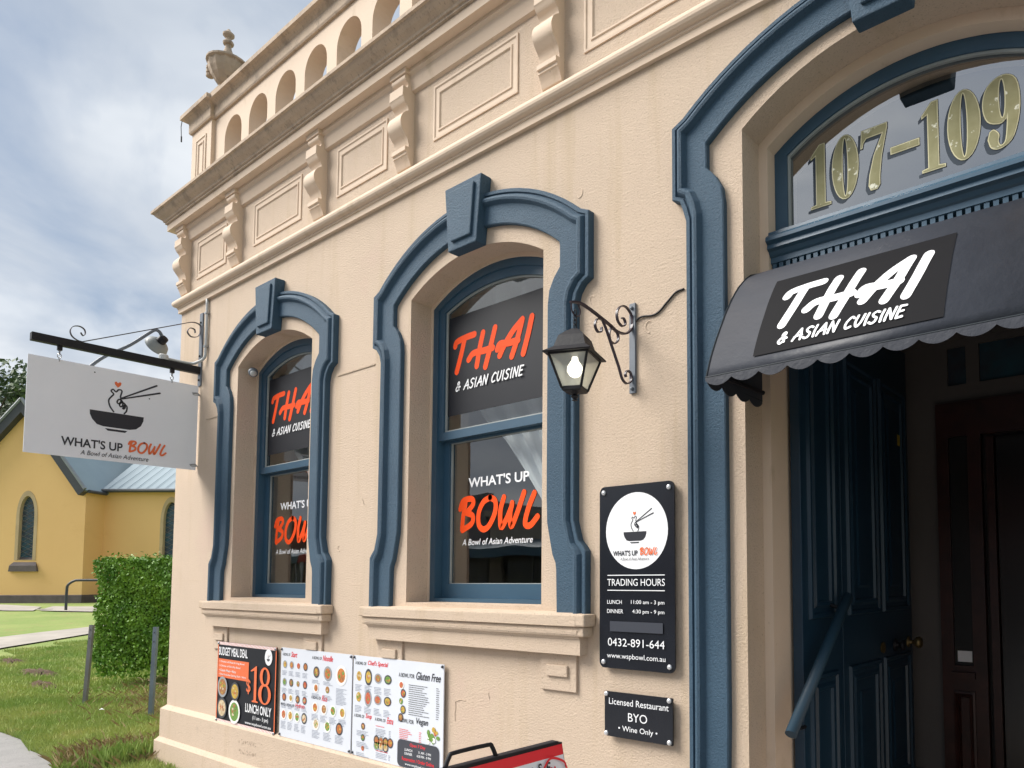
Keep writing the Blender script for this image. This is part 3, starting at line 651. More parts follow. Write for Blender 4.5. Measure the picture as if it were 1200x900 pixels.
# timber entrance screen
g=G(); plate(g,[(-1.155,.14),(-.21,.14),(-.21,2.495),(-1.155,2.495)],[[(-1.09,1.02),(-.99,1.02),(-.99,2.30),(-1.09,2.30)],[(-.92,.14),(-.42,.14),(-.42,2.30),(-.92,2.30)]],by-.05,by)
es=g.obj('entrance_screen',M_wood,bld)
g=G(); ringpanel(g,-1.095,-.985,.30,.88,[(0,-.002),(0,.012),(.012,.014),(.02,.004),(.03,.012),(.034,-.002)],y=by-.05); g.obj('timber_panel',M_wood,es)
g=G(); g.box(-1.10,-.98,by-.075,by-.0505,.955,.985); g.obj('timber_rail',M_wood,es)
g=G(); g.box(-1.09,-.99,by-.03,by-.026,1.02,2.30); g.obj('pane',M_dg,es)
g=G(); g.box(-.905,-.865,by+.002,by+.06,.15,2.29); g.obj('inner_door_edge',M_wood,es)
g=G(); g.box(-.86,-.425,by+.04,by+.06,.15,2.29); g.obj('inner_door_glass',M_dg,es)
g=G(); g.box(-1.075,-1.0,by-.034,by-.031,1.04,1.10); g.obj('notice',M_white,es)
# ================================================================ things fixed to the facade
def bolts(parent,pts,y,r=.011,mt=None):
    g=G(); g.lathe([(r,0),(r,.004),(r*.8,.008),(r*.3,.0095)],(0,0,0),14,Matrix.Rotation(R(90),3,'X')); me=mesh('bolt',g.v,g.f); me.materials.append(mt or M_chrome)
    me.polygons.foreach_set('use_smooth',[True]*len(me.polygons))
    for x,z in pts:
        o=bpy.data.objects.new('bolt',me); COL.objects.link(o); o.parent=parent; o.matrix_parent_inverse=Matrix.Translation(-Vector(parent.location)); o.location=(x,y,z)
def rrect(x0,z0,x1,z1,r,n=6):
    p=[]
    for cx_,cz_,a0 in ((x1-r,z1-r,0),(x0+r,z1-r,90),(x0+r,z0+r,180),(x1-r,z0+r,270)):
        for i in range(n+1): a=R(a0+90*i/n); p.append((cx_+r*math.cos(a),cz_+r*math.sin(a)))
    return p
# trading-hours sign
s=empty('trading_hours_sign',(-1.915,0,1.11),'tall black sign with white logo disc and trading hours beside the doorway','sign')
g=G(); plate(g,rrect(-2.118,1.115,-1.712,1.912,.028),[],-.028,-.021); g.obj('panel',M_sb,s)
g=G(); g.box(-2.10,-1.73,-.021,-.001,1.13,1.90); g.obj('spacer',M_black,s)
sh=Sheet(lambda u,v,l:(u,-.028-l,v))
sh.ell(M_white,-1.912,1.710,.168,.166,'logo_disc',n=48); logo(sh,-1.918,1.705,.36,M_ink,M_or2)
sh.text('TRADING HOURS',M_white,-2.071,1.473,.311,.030,bold=.0)
sh.rect(M_white,-2.070,1.517,-1.760,1.5205); sh.rect(M_white,-2.070,1.4515,-1.760,1.455)
sh.text('LUNCH',M_white,-2.071,1.394,.082,.017,bold=.004); sh.text('11:00 am - 3 pm',M_white,-1.938,1.391,.176,.021,bold=.004)
sh.text('DINNER',M_white,-2.071,1.354,.090,.017,bold=.004); sh.text('4:30 pm - 9 pm',M_white,-1.931,1.351,.169,.021,bold=.004)
sh.rect(M_dgrey,-2.055,1.275,-1.770,1.319)
sh.text('0432-891-644',M_white,-2.066,1.212,.305,.034); sh.text('www.wspbowl.com.au',M_white,-2.071,1.153,.314,.029)
sh.flush(s); bolts(s,[(-2.093,1.885),(-1.738,1.885),(-2.093,1.140),(-1.738,1.140)],-.028)
# licence sign
s=empty('licence_sign',(-1.91,0,.825),'small black Licensed Restaurant BYO plaque below the tall trading hours sign','sign')
g=G(); plate(g,rrect(-2.088,.822,-1.726,1.014,.004),[],-.028,-.020); g.obj('panel',M_sb,s)
g=G(); g.box(-2.07,-1.745,-.020,-.001,.84,1.0); g.obj('spacer',M_black,s)
sh=Sheet(lambda u,v,l:(u,-.028-l,v))
sh.text('Licensed Restaurant',M_white,-2.063,.960,.318,.027,bold=.003); sh.text('BYO',M_white,-1.957,.896,.102,.036); sh.text('• Wine Only •',M_white,-2.010,.845,.208,.030,bold=.003)
sh.flush(s); bolts(s,[(-2.077,1.003),(-1.741,1.003),(-2.077,.834),(-1.741,.834)],-.028)
# ---- menu boards
FOOD=[mat('food_brown',(.30,.12,.04),.6,vs=60,c2=(.42,.22,.08)),mat('food_orange',(.60,.22,.05),.6,vs=60,c2=(.35,.10,.03)),mat('food_yellow',(.62,.45,.06),.6,vs=60,c2=(.40,.22,.05)),mat('food_green',(.10,.24,.03),.6,vs=60,c2=(.20,.33,.08)),mat('food_cream',(.68,.58,.40),.6,vs=60,c2=(.45,.30,.15)),mat('food_red',(.50,.05,.03),.6,vs=60,c2=(.55,.20,.08))]
PL=[mat('plate_dark',(.05,.055,.065),.4),mat('plate_white',(.85,.85,.82),.4),mat('plate_grey',(.30,.32,.34),.5)]
rs=random.Random(3)
def dish(sh,x,z,r,plate=None,oval=1.):
    l0=sh.l; sh.st=.00006; _dish(sh,x,z,r,plate,oval); sh.l=l0
def _dish(sh,x,z,r,plate=None,oval=1.):
    p=plate if plate is not None else rs.choice([0,0,1,2,None])
    if p is not None: sh.ell(PL[p],x,z,r*1.0,r*oval,'food_picture',n=20)
    a=rs.choice(FOOD)
    sh.ell(a,x,z,r*.72,r*.72*oval,'food_picture',n=14)
    for i in range(5):
        t=rs.uniform(0,6.28); q=rs.uniform(.1,.5)*r
        sh.ell(rs.choice(FOOD),x+q*math.cos(t),z+q*math.sin(t)*oval,r*rs.uniform(.12,.3),r*rs.uniform(.10,.28),'food_picture',n=8)
def small(sh,x,z,w,n,mt=None,dz=.0085):
    "rows of tiny illegible print"
    for i in range(n):
        xx=x; end=x+w*rs.uniform(.6,1)
        while xx<end:
            ww=rs.uniform(.004,.013); sh.put('small_print',mt or M_gt,[(xx,z-i*dz),(min(xx+ww,end),z-i*dz),(min(xx+ww,end),z-i*dz+.0035),(xx,z-i*dz+.0035)],[(0,1,2,3)],step=False); xx+=ww+.003
def board(name,x0,x1,z0,z1,label,y=-.02,mt=None,cat='menu board'):
    s=empty(name,((x0+x1)/2,0,z0),label,cat)
    g=G(); nx=20; V=[]
    plate(g,rrect(x0,z0,x1,z1,.004,2),[],y,y+.006); g.obj('panel',mt or M_wp,s)
    return s,Sheet(lambda u,v,l:(x0+u,y-l,z0+v))
# banner
W_,H_=.893,.592
s,sh=board('meal_deal_banner',-5.903,-5.010,.452,1.044,'black and orange meal deal banner, leftmost board on the low wall',mt=M_vin,cat='banner')
x0=-5.903
n=46
for zz in (0,H_-.022):
    for i in range(n):
        a=i*W_/n; b_=a+W_/n*.62
        if b_+.02<W_: sh.put('striped_border',M_white if True else M_or2,[(a,zz),(b_,zz),(b_+.018,zz+.022),(a+.018,zz+.022)],[(0,1,2,3)],step=False)
    sh.l-=.0004; sh.rect(M_or2,0,zz,W_,zz+.022,'orange_border'); sh.l+=.0006
for xx in (0,W_-.012): sh.rect(M_or2,xx,.022,xx+.012,H_-.022,'orange_border')
sh.text('BUDGET MEAL DEAL',M_white,.020,H_-.100,.455,.062,bold=.02)
sh.rect(M_or2,.018,H_-.262,.500,H_-.125,'orange_box')
for i,t in enumerate(['1 Curry + Rice','1 Stir fry + Rice','1 Noodle','1 Fried Rice']): 
    sh.text(('• Choice of Meat & Veg Bowl','• Choice of Stir-Fry Bowl','• Classic Meal + Rice','• Deal Includes Spring Roll + Rice')[i],M_white,.032,H_-.155-i*.031,(.40,.34,.27,.43)[i],.017,bold=.01)
sh.ell(M_white,.785,.519,.052,.056,'logo_disc'); logo(sh,.783,.508,.12,M_ink,M_or2,text=False)
# serif 1, 8 and $
def ser(mt,sh):
    x,z,h=.565,.196,.252
    sh.shape(mt,[[(x,z),(x+.088,z),(x+.088,z+.008),(x+.062,z+.014),(x+.062,z+h),(x+.052,z+h),(x-.028,z+h*.86),(x-.024,z+h*.83),(x+.026,z+h*.87),(x+.026,z+.014),(x,z+.008)]],'lettering')
    e=lambda cx_,cz_,rx,ry:[(cx_+rx*math.cos(2*math.pi*i/30),cz_+ry*math.sin(2*math.pi*i/30)) for i in range(30)]
    sh.shape(mt,[e(.745,z+h*.74,.072,h*.26),e(.747,z+h*.745,.034,h*.205)],'lettering')
    sh.shape(mt,[e(.747,z+h*.27,.090,h*.28),e(.751,z+h*.265,.048,h*.235)],'lettering')
ser(M_or2,sh); sh.text('$',M_or2,.480,.245,.062,.105,bold=.01)
for x,z,r,p,fd in ((.105,.262,.078,2,0),(.305,.245,.068,0,2),(.105,.108,.078,0,4),(.305,.100,.088,1,3)):
    l0=sh.l; sh.st=.00006; sh.ell(PL[p],x,z,r,r*.98,'food_picture',n=26); sh.ell(FOOD[fd],x,z,r*.78,r*.76,'food_picture',n=20)
    for i in range(26):
        t=rs.uniform(0,6.28); q=rs.uniform(0,.62)*r; sh.ell(rs.choice([FOOD[fd],FOOD[rs.randrange(6)]]),x+q*math.cos(t),z+q*math.sin(t),r*rs.uniform(.08,.22),r*rs.uniform(.06,.16),'food_picture',n=7)
    sh.l=l0
sh.text('LUNCH ONLY',M_white,.475,.118,.375,.062,bold=.02); sh.text('(11 am - 3 pm)',M_white,.585,.070,.225,.034,bold=.01); sh.text('www.wspbowl.com.au',M_white,.475,.030,.375,.026,bold=.01)
sh.flush(s); bolts(s,[(x0+.012,.465),(x0+.012,1.032),(x0+W_-.012,.465),(x0+W_-.012,1.032)],-.02,.011,M_steel)
# menu 2
s,sh=board('menu_board',-4.950,-4.090,.462,1.050,'white food menu board between the black banner and the other menu')
def head(sh,x,z,a,b_,w1,w2,mt=None,h=.026):
    sh.st=.00006
    sh.text(a,M_ink,x,z,w1,h*.72,bold=.008); sh.text(b_,mt or M_red,x+w1+.012,z-.004,w2,h*1.35,shear=.25,bold=.012)
head(sh,.02,.535,'A BOWL OF','Start',.10,.075); head(sh,.40,.535,'A BOWL OF','Noodle',.115,.115); head(sh,.40,.285,'A BOWL OF','Rice',.115,.06); head(sh,.015,.205,'MAKE A BOWL OF','Hydrate',.175,.115)
for r_,z in enumerate((.478,.362,.262)):
    for c in range(4): dish(sh,.055+c*.088,z,.026); small(sh,.02+c*.088,z-.045,.072,4)
for c in range(4): dish(sh,.055+c*.088,.148,.034,rs.choice([0,1]),1.05); small(sh,.02+c*.088,.098,.072,6)
for c,(x,r) in enumerate(((.455,.036),(.590,.046),(.745,.062))): dish(sh,x,.455,r,1 if c==2 else None); 
for c,x in enumerate((.455,.590)): small(sh,x-.05,.400,.11,3); dish(sh,x,.355,.030); small(sh,x-.05,.315,.11,4)
small(sh,.69,.37,.12,12)
for c in range(4): dish(sh,.45+c*.105,.232,.036,rs.choice([0,1])); small(sh,.41+c*.105,.185,.085,5)
for c in range(3): dish(sh,.465+c*.135,.130,.038,[1,1,0][c]); small(sh,.42+c*.135,.085,.10,6)
sh.flush(s); bolts(s,[(-4.94,.475),(-4.94,1.038),(-4.10,.475),(-4.10,1.038)],-.02,.008,M_dgrey)
# menu 3
s,sh=board('menu_board',-4.074,-3.214,.462,1.050,'white menu board with dark opening-hours box, nearest the red pavement sign')
head(sh,.02,.535,"A BOWL OF","Chef's Special",.115,.20)
for r_,z in enumerate((.468,.345)):
    for c in range(4): dish(sh,.062+c*.098,z,.036,[None,0,2,0][c] if r_==0 else [None,2,2,0][c],[1.1,1.35,.8,.75][c]); small(sh,.025+c*.098,z-.055,.075,5)
head(sh,.02,.225,'A BOWL OF','Soup',.105,.06); head(sh,.235,.225,'A BOWL OF','Extra',.105,.06)
for z in (.178,.112,.05): dish(sh,.115,z,.020,None); small(sh,.05,z-.032,.13,4)
small(sh,.245,.195,.10,1,M_red); small(sh,.245,.178,.12,5); small(sh,.375,.178,.02,5)
for i in range(7): dish(sh,.255+i%4*.045,.115-.03*(i//4),.028,rs.choice([1,2,0]))
small(sh,.25,.055,.12,1,M_red); small(sh,.25,.042,.12,4); small(sh,.375,.042,.02,4)
head(sh,.46,.495,'A BOWL FOR','Gluten Free',.145,.215,M_ink,.032)
for i in range(5): dish(sh,.485+.02*(i%2),.45-i*.045,.024,None); 
small(sh,.555,.455,.19,15,M_ink,.0115); small(sh,.80,.455,.03,15,M_ink,.0115)
head(sh,.46,.245,'A BOWL FOR','Vegan',.145,.11,M_ink,.032)
small(sh,.475,.205,.12,7,M_red,.010); small(sh,.655,.205,.025,7,M_red,.010)
for i in range(26):
    t=rs.uniform(0,6.28);q=rs.uniform(0,.045); sh.ell(rs.choice([FOOD[3],FOOD[3],FOOD[5],FOOD[2],PL[1]]),.775+q*math.cos(t)*1.2,.195+q*math.sin(t),rs.uniform(.008,.018),rs.uniform(.008,.018),'food_picture',n=8)
sh.poly(M_dgrey,rrect(.462,.004,.832,.152,.03),'hours_box')
sh.text('Open 7 Day',M_red,.575,.118,.14,.022,shear=.1,bold=.015); sh.text('LUNCH',M_white,.53,.094,.07,.014,bold=.01); sh.text('11 AM - 3 PM',M_white,.655,.094,.11,.014,bold=.01)
sh.text('DINNER',M_white,.53,.073,.07,.014,bold=.01); sh.text('4:30 PM - 9 PM',M_white,.640,.073,.125,.014,bold=.01)
sh.text('Reservation / Order Online',M_red,.507,.040,.285,.020,bold=.015); sh.text('www.wspbowl.com.au',M_white,.535,.013,.225,.017,bold=.006)
sh.flush(s); bolts(s,[(-4.064,.475),(-4.064,1.038),(-3.224,.475),(-3.224,1.038)],-.02,.008,M_dgrey)
# ---- projecting sign: bracket arm, board
HX=-6.45
br=empty('sign_bracket',(HX,0,3.1),'black iron arm with scrolls projecting from the wall over the hanging board','sign bracket')
g=G(); g.box(HX-.028,HX+.028,-.010,.0,3.09,3.70); g.obj('wall_plate',M_grey,br,bevel=.002)
bolts(br,[(HX,3.14),(HX,3.34),(HX,3.62)],-.010,.009,M_black)
g=G(); g.box(HX-.025,HX+.025,-1.095,-.010,3.188,3.246); g.obj('arm',M_black,br,bevel=.003)
g=G(); S1=[(-0.775,3.285),(-0.772, 3.33), (-0.800, 3.362), (-0.838, 3.362), (-0.872, 3.335), (-0.868, 3.287), (-0.835, 3.255),(-.80,3.252)]
S1=[(y,z) for y,z in [(-.812,3.318),(-.796,3.298),(-.784,3.318),(-.792,3.348),(-.822,3.362),(-.858,3.350),(-.874,3.315),(-.862,3.278),(-.83,3.256),(-.80,3.252)]]
P=catmull([(HX,y,z) for y,z in S1],5)
S2=[(-.147,3.572),(-.076,3.605),(-.020,3.600),(.000-.012,3.556),(-.030,3.500),(-.078,3.484),(-.108,3.515),(-.092,3.552),(-.058,3.550),(-.052,3.522)]
P2=catmull([(HX,y,z) for y,z in S2],5)
def strap(g,P,w=.010,t=.002,X=HX):
    k=len(g.v); n=len(P)
    for i,p in enumerate(P):
        d=(P[min(i+1,n-1)]-P[max(i-1,0)]).normalized(); q=Vector((0,-d.z,d.y))*t
        for sx,sq in ((-w,-1),(w,-1),(w,1),(-w,1)): g.v.append((p.x+sx,p.y+q.y*sq,p.z+q.z*sq))
    for i in range(n-1):
        for j in range(4): g.f.append((k+i*4+j,k+i*4+(j+1)%4,k+i*4+4+(j+1)%4,k+i*4+4+j))
    g.f+=[(k+3,k+2,k+1,k),tuple(k+(n-1)*4+j for j in range(4))]
strap(g,P); strap(g,P2); strap(g,[Vector((HX,-.80,3.252)),Vector((HX,-.147,3.572))],.009,.0025); g.obj('scroll_strap',M_iron,br)
# flood lamp on goose neck and conduit
gl=empty('sign_lamp',(HX-.14,-.4,3.2),'grey goose-neck lamp with bell shade behind the projecting sign arm','lamp')
GP=[(-.80,2.98),(-0.6676, 3.156), (-0.579, 3.2492), (-0.4352, 3.3645), (-0.3032, 3.5005), (-0.262, 3.536), (-0.232, 3.528), (-0.212, 3.495), (-0.198, 3.470)]
g=G(); g.tube(catmull([(HX-.22,y,z) for y,z in GP],4),.013,10); g.obj('goose_neck',M_grey,gl,smooth=True)
axm=Vector((-.78,-.22,-.50)).to_track_quat('Z','Y').to_matrix()
c=(HX-.215,-.198,3.485)
g=G(); g.lathe([(.015,-.01),(.034,.0),(.036,.05),(.030,.06)],c,16,axm); g.obj('lamp_holder',M_black,gl,smooth=True)
g=G(); g.lathe([(.032,.045),(.050,.052),(.080,.080),(.090,.110),(.084,.113),(.02,.10)],c,20,axm); g.obj('lamp_shade',mat('shade_grey',(.23,.25,.25),.5,var=.15),gl,smooth=True)
g=G(); cd=[(-6.335,-.014,3.79),(-6.330,-.014,3.60),(-6.332,-.014,3.36),(-6.345,-.02,3.30),(-6.39,-.045,3.272),(-6.45,-.09,3.262),(-6.455,-.30,3.262)]
g.tube(catmull(cd,5),.0115,8); co=g.obj('conduit',M_lgrey,None,smooth=True); tag(co,'pale grey conduit running down beside the sign bracket plate','conduit')
g=G(); g.lathe([(.034,0),(.034,.035),(.028,.042)],(-6.455,-.27,3.247),14); g.obj('junction_box',M_lgrey,co,smooth=False)
for z in (3.665,3.39): 
    g=G(); g.box(-6.352,-6.312,-.028,0,z,z+.014); g.obj('conduit_clip',M_steel,co)
# board
hb=empty('hanging_sign',(HX,-.56,2.39),'pale hanging signboard with black bowl logo, chained under the iron arm','sign')
BY0,BY1,BZ0,BZ1=-1.105,-.012,2.395,3.088
g=G(); g.box(HX-.004,HX+.004,BY0,BY1,BZ0,BZ1); g.obj('board',M_whiteb,hb,bevel=.001)
sh=Sheet(lambda u,v,l:(HX+.004+l,u,v),lift=.0008); logo(sh,-.564,2.760,1.,M_ink,M_or2); 
for y,z in ((-.717,3.043),(-.359,2.914)): sh.ell(M_ink,y,z,.005,.005,n=10)
sh.flush(hb)
def link_(g,c,ax_,l=.034,w=.011,r=.003):
    pts=[]
    for i in range(12):
        a=2*math.pi*i/12; u=math.cos(a)*w; v_=math.sin(a)*l/2
        pts.append((c[0]+(u if ax_ else 0),c[1]+(0 if ax_ else u),c[2]+v_))
    g.tube(pts,r,6,closed=True)
for y in (-.929,-.207):
    ch=G(); z=3.165; i=0
    while z>3.075: link_(ch,(HX,y,z),i%2); z-=.025; i+=1
    ch.obj('chain',M_steel,hb)
    g=G(); g.box(HX-.012,HX+.012,y-.014,y+.014,3.155,3.188); g.obj('hanger_eye',M_black,br)
for z in (3.015,2.43):
    g=G(); g.tube(catmull([(HX+.006,-.06,z+.008),(HX+.012,-.02,z+.012),(HX,.0,z+.0)],4),.003,6); 
    for k_ in range(2):
        pts=[(HX+.004*(k_*2-1),-.028+.026*math.cos(2*math.pi*i/14),z+.006*math.sin(2*math.pi*i/14)) for i in range(14)]; g.tube(pts,.0028,6,closed=True)
    g.obj('tie_wire',M_steel,hb)
# ---- wall lantern
LX=-1.945
lb=empty('lantern_bracket',(LX,0,2.32),'black wrought iron scroll bracket holding the lantern beside the window','bracket')
g=G(); g.box(LX-.0165,LX+.0165,-.012,0,2.318,2.722); g.obj('wall_plate',M_grey,lb,bevel=.0015)
bolts(lb,[(LX,2.70),(LX,2.338)],-.012,.008,M_grey)
g=G()
arm=[(-0.410, 2.606), (-0.357, 2.618), (-0.295, 2.611), (-0.219, 2.594), (-0.163, 2.580), (-0.117, 2.566), (-0.0585, 2.572), (-0.020, 2.602), (-.008, 2.63)]
strap(g,catmull([(LX,y,z) for y,z in arm],5),.007,.004)
for q in ([(-0.213, 2.590),(-0.246, 2.584), (-0.262, 2.556), (-0.246, 2.531), (-0.223, 2.536), (-0.220, 2.557)],[(-0.152, 2.577), (-0.169, 2.547), (-0.163, 2.515), (-0.135, 2.508), (-0.110, 2.531), (-0.114, 2.558), (-0.140, 2.569)],
  [(-0.010, 2.625), (-0.018, 2.668), (-0.056, 2.692), (-0.094, 2.683), (-0.118, 2.651), (-0.112, 2.615), (-0.083, 2.599), (-0.060, 2.614), (-0.069, 2.635), (-0.084, 2.635)],
  [(-0.215, 2.590), (-0.186, 2.55), (-0.152, 2.492), (-0.106, 2.414), (-0.082, 2.367), (-0.050, 2.352), (-0.020, 2.372), (-0.022, 2.403), (-0.045, 2.411), (-0.060, 2.394), (-0.056, 2.380)]):
    strap(g,catmull([(LX,y,z) for y,z in q],5),.006,.0026)
g.tube(catmull([(LX,-.405,2.606),(LX,-.403,2.575),(LX,-.382,2.557),(LX,-.358,2.566),(LX,-.353,2.588),(LX,-.368,2.610)],4),.003,6)
g.obj('scrollwork',M_iron,lb)
lc=(LX,-.383)
cb=G(); cb.tube(catmull([(-1.945,-.008,2.625),(-1.923,-.006,2.643), (-1.8946,-.006, 2.652), (-1.8388,-.005, 2.646), (-1.8022,-.005, 2.654), (-1.757,-.005, 2.688), (-1.7125,-.005, 2.718), (-1.6732,-.004, 2.723)],5),.0042,6)
o=cb.obj('electric_cable',M_black,None,smooth=True); tag(o,'thin black cable curving along the wall from lantern bracket to door surround','cable')
ln=empty('wall_lantern',(lc[0],lc[1],2.21),'lit black hanging lantern with tapered glass panes','lantern')
rotl=R(22)
def sq(h,z,a=rotl): return [(lc[0]+h*math.sqrt(2)*math.cos(a+R(45+90*i)),lc[1]+h*math.sqrt(2)*math.sin(a+R(45+90*i)),z) for i in range(4)]
def sqs(g,rows,caps=True):
    k=len(g.v)
    for h,z in rows: g.v+=sq(h,z)
    for i in range(len(rows)-1):
        for j in range(4): g.f.append((k+i*4+j,k+i*4+(j+1)%4,k+i*4+4+(j+1)%4,k+i*4+4+j))
    if caps: g.f+=[(k+3,k+2,k+1,k),tuple(k+(len(rows)-1)*4+j for j in range(4))]
g=G(); sqs(g,[(.098,2.388),(.100,2.393),(.066,2.418),(.052,2.465),(.030,2.488),(.010,2.503)]); g.obj('lantern_roof',M_black,ln)
g=G(); sqs(g,[(.036,2.245),(.041,2.250),(.041,2.262),(.034,2.266)]); g.lathe([(.012,2.212),(.007,2.218),(.016,2.228),(.010,2.236),(.02,2.246)],(lc[0],lc[1],0),12)
top=sq(.080,2.386); bot=sq(.040,2.256)
for a,b_ in zip(top,bot): g.tube([a,b_],.0052,6)
for i in range(4): g.tube([top[i],top[(i+1)%4]],.004,6)
g.obj('lantern_frame',M_black,ln)
top=sq(.077,2.386); bot=sq(.038,2.262)
for i in range(4):
    g=G(); g.add([bot[i],bot[(i+1)%4],top[(i+1)%4],top[i]],[(0,1,2,3)]); o=g.obj('pane',M_lglass,ln)
g=G(); g.lathe([(.006,-.030),(.020,-.024),(.031,-.005),(.030,.014),(.020,.030),(.013,.040),(.012,.052)],(lc[0],lc[1],2.335),18); g.obj('light_bulb',mat('lit_bulb',(1,.93,.72),.3,emit=4),ln,smooth=True)
g=G(); z=2.512; i=0
while z<2.57: link_(g,(lc[0],lc[1],z),i%2,.026,.008,.0022); z+=.019; i+=1
g.obj('chain',M_black,ln)
# small spot light in the window reveal
g=G(); c=(-5.70,.075,3.10)
sl_=empty('reveal_light',c,'small round grey light fixed high in the left window reveal','light')
g.lathe([(.030,0),(.034,.012),(.034,.040),(.028,.052),(.010,.056)],c,16,Vector((.8,-.3,-.5)).to_track_quat('Z','Y').to_matrix()); g.obj('housing',M_grey,sl_,smooth=True)
g=G(); g.lathe([(.021,.050),(.023,.060),(.014,.067)],c,14,Vector((.8,-.3,-.5)).to_track_quat('Z','Y').to_matrix()); g.obj('lens',M_lgrey,sl_,smooth=True)
# urn on the parapet pier
UX,UY,UZ=-6.54,.16,5.655
ur=empty('stone_urn',(UX,UY,UZ),'weathered stone urn with tall finial on the parapet corner pier','urn')
M_urn=mat('urn_stone',(.47,.37,.28),.9,vs=9,c2=(.36,.285,.215),bump=.8,bs=40,stain=[(14,.55,.7,(.14,.11,.09),(1,1,.6))])
g=G(); g.box(UX-.12,UX+.12,UY-.12,UY+.12,UZ-.17,UZ-.0); g.box(UX-.10,UX+.10,UY-.10,UY+.10,UZ,UZ+.05); g.lathe([(.085,.05),(.075,.07),(.045,.09),(.045,.115),(.065,.125)],(UX,UY,UZ),20); g.obj('urn_foot',M_urn,ur)
g=G(); k=36; V=[];
for i,(r,z) in enumerate([(.055,.12),(.085,.15),(.118,.20),(.138,.25),(.146,.29),(.148,.315)]):
    for j in range(k):
        rr=r*(1+(.035 if j%3==0 else -.02)); a=2*math.pi*j/k; V.append((UX+rr*math.cos(a),UY+rr*math.sin(a),UZ+z))
F_=[(i*k+j,i*k+(j+1)%k,(i+1)*k+(j+1)%k,(i+1)*k+j) for i in range(5) for j in range(k)]+[tuple(reversed(range(k)))]
g.add(V,F_); g.obj('urn_bowl',M_urn,ur)
g=G(); g.lathe([(.15,.312),(.165,.320),(.165,.335),(.145,.345),(.10,.365),(.055,.385),(.05,.40),(.028,.46),(.022,.50),(.040,.505),(.044,.52),(.036,.535),(.022,.54),(.022,.56),(.045,.585),(.046,.60),(.025,.62),(.008,.645)],(UX,UY,UZ),22); g.obj('urn_lid',M_urn,ur,smooth=False)
g=G()
for a in (R(215),R(35)):
    for r_ in range(3):
        c=(UX+.155*math.cos(a),UY+.155*math.sin(a),UZ+.30-.035*r_); g.lathe([(.008,-.022),(.030,-.012),(.030,.012),(.008,.022)],c,10)
g.obj('urn_handle',M_urn,ur)
# pavement A-frame sign, seen from above its top edge
AXX=-1.42; ab=empty('pavement_sign',(AXX,-1.33,.0),'red and white A-frame pavement sign with black frame and carry handle','sign')
ay0,ay1,az1=-1.66,-1.015,1.055
for s_ in (-1,1):
    def fn(u,z,l,s_=s_): 
        t=(az1-z)/az1; return (AXX+s_*(-.008+.22*t+l),u,z)
    g=G(); 
    for a,b_,c_,d in ((ay0,ay1,.02,.07),(ay0,ay1,az1-.035,az1),(ay0,ay0+.03,.07,az1-.035),(ay1-.03,ay1,.07,az1-.035)):
        v=[fn(a,c_,0),fn(b_,c_,0),fn(b_,d,0),fn(a,d,0),fn(a,c_,.02),fn(b_,c_,.02),fn(b_,d,.02),fn(a,d,.02)]
        g.add(v,[(3,2,1,0),(4,5,6,7),(0,1,5,4),(2,3,7,6),(1,2,6,5),(3,0,4,7)])
    g.obj('frame',M_black,ab)
    sh=Sheet(fn,lift=.0205,step=.0005)
    sh.rect(M_whiteb,ay0+.01,.05,ay1-.002,az1-.012,'poster')
    sh.rect(M_red,ay0+.01,az1-.031,ay1-.002,az1-.004,'poster_band')
    if s_==1:
        cxp,czp,rr=ay1-.088,az1-.156,.083
        sh.ell(M_vin,cxp,czp,rr,rr,n=40); sh.ell(M_vin,ay1-.36,czp-.0,.11,.10,n=30)
        for i,c_ in enumerate('CHINESE'):
            a=R(172-i*15.5); w_=.011 if c_=='I' and False else .017
            v,f=text2d(c_,.02); q=a-R(90); ww=.005 if c_=='I' else .014
            P_=[((p[0]-.5)*ww,p[1]*.026) for p in v]
            sh.put('lettering',M_ink,[(cxp+(rr+.010)*math.cos(a)+x_*math.cos(q)-y_*math.sin(q),czp+(rr+.010)*math.sin(a)+x_*math.sin(q)+y_*math.cos(q)) for x_,y_ in P_],f)
        for q in ([(-.02,.055),(-.012,.085),(0,.10),(.002,.075),(-.004,.05)],[(-.028,.06),(.03,.085)],[(.012,.10),(.008,.05),(.018,.07),(.026,.05)],[(.034,.075),(.045,.078),(.038,.05),(.05,.052)],[(-.035,.10),(.0,.125),(.045,.11),(.055,.09)]):
            sh.stroke(M_red,[(cxp+.03+a,czp+b_) for a,b_ in q],.006)
    sh.flush(ab)
g=G(); g.box(AXX-.016,AXX+.012,ay0,ay1-.01,az1-.012,az1+.005); g.obj('top_bar',M_black,ab,bevel=.004)
g=G(); g.tube(catmull([(AXX,-1.40,az1),(AXX,-1.385,az1+.030),(AXX,-1.37,az1+.036),(AXX,-1.27,az1+.036),(AXX,-1.255,az1+.030),(AXX,-1.24,az1)],3),.0055,8); g.obj('carry_handle',M_black,ab,smooth=True)
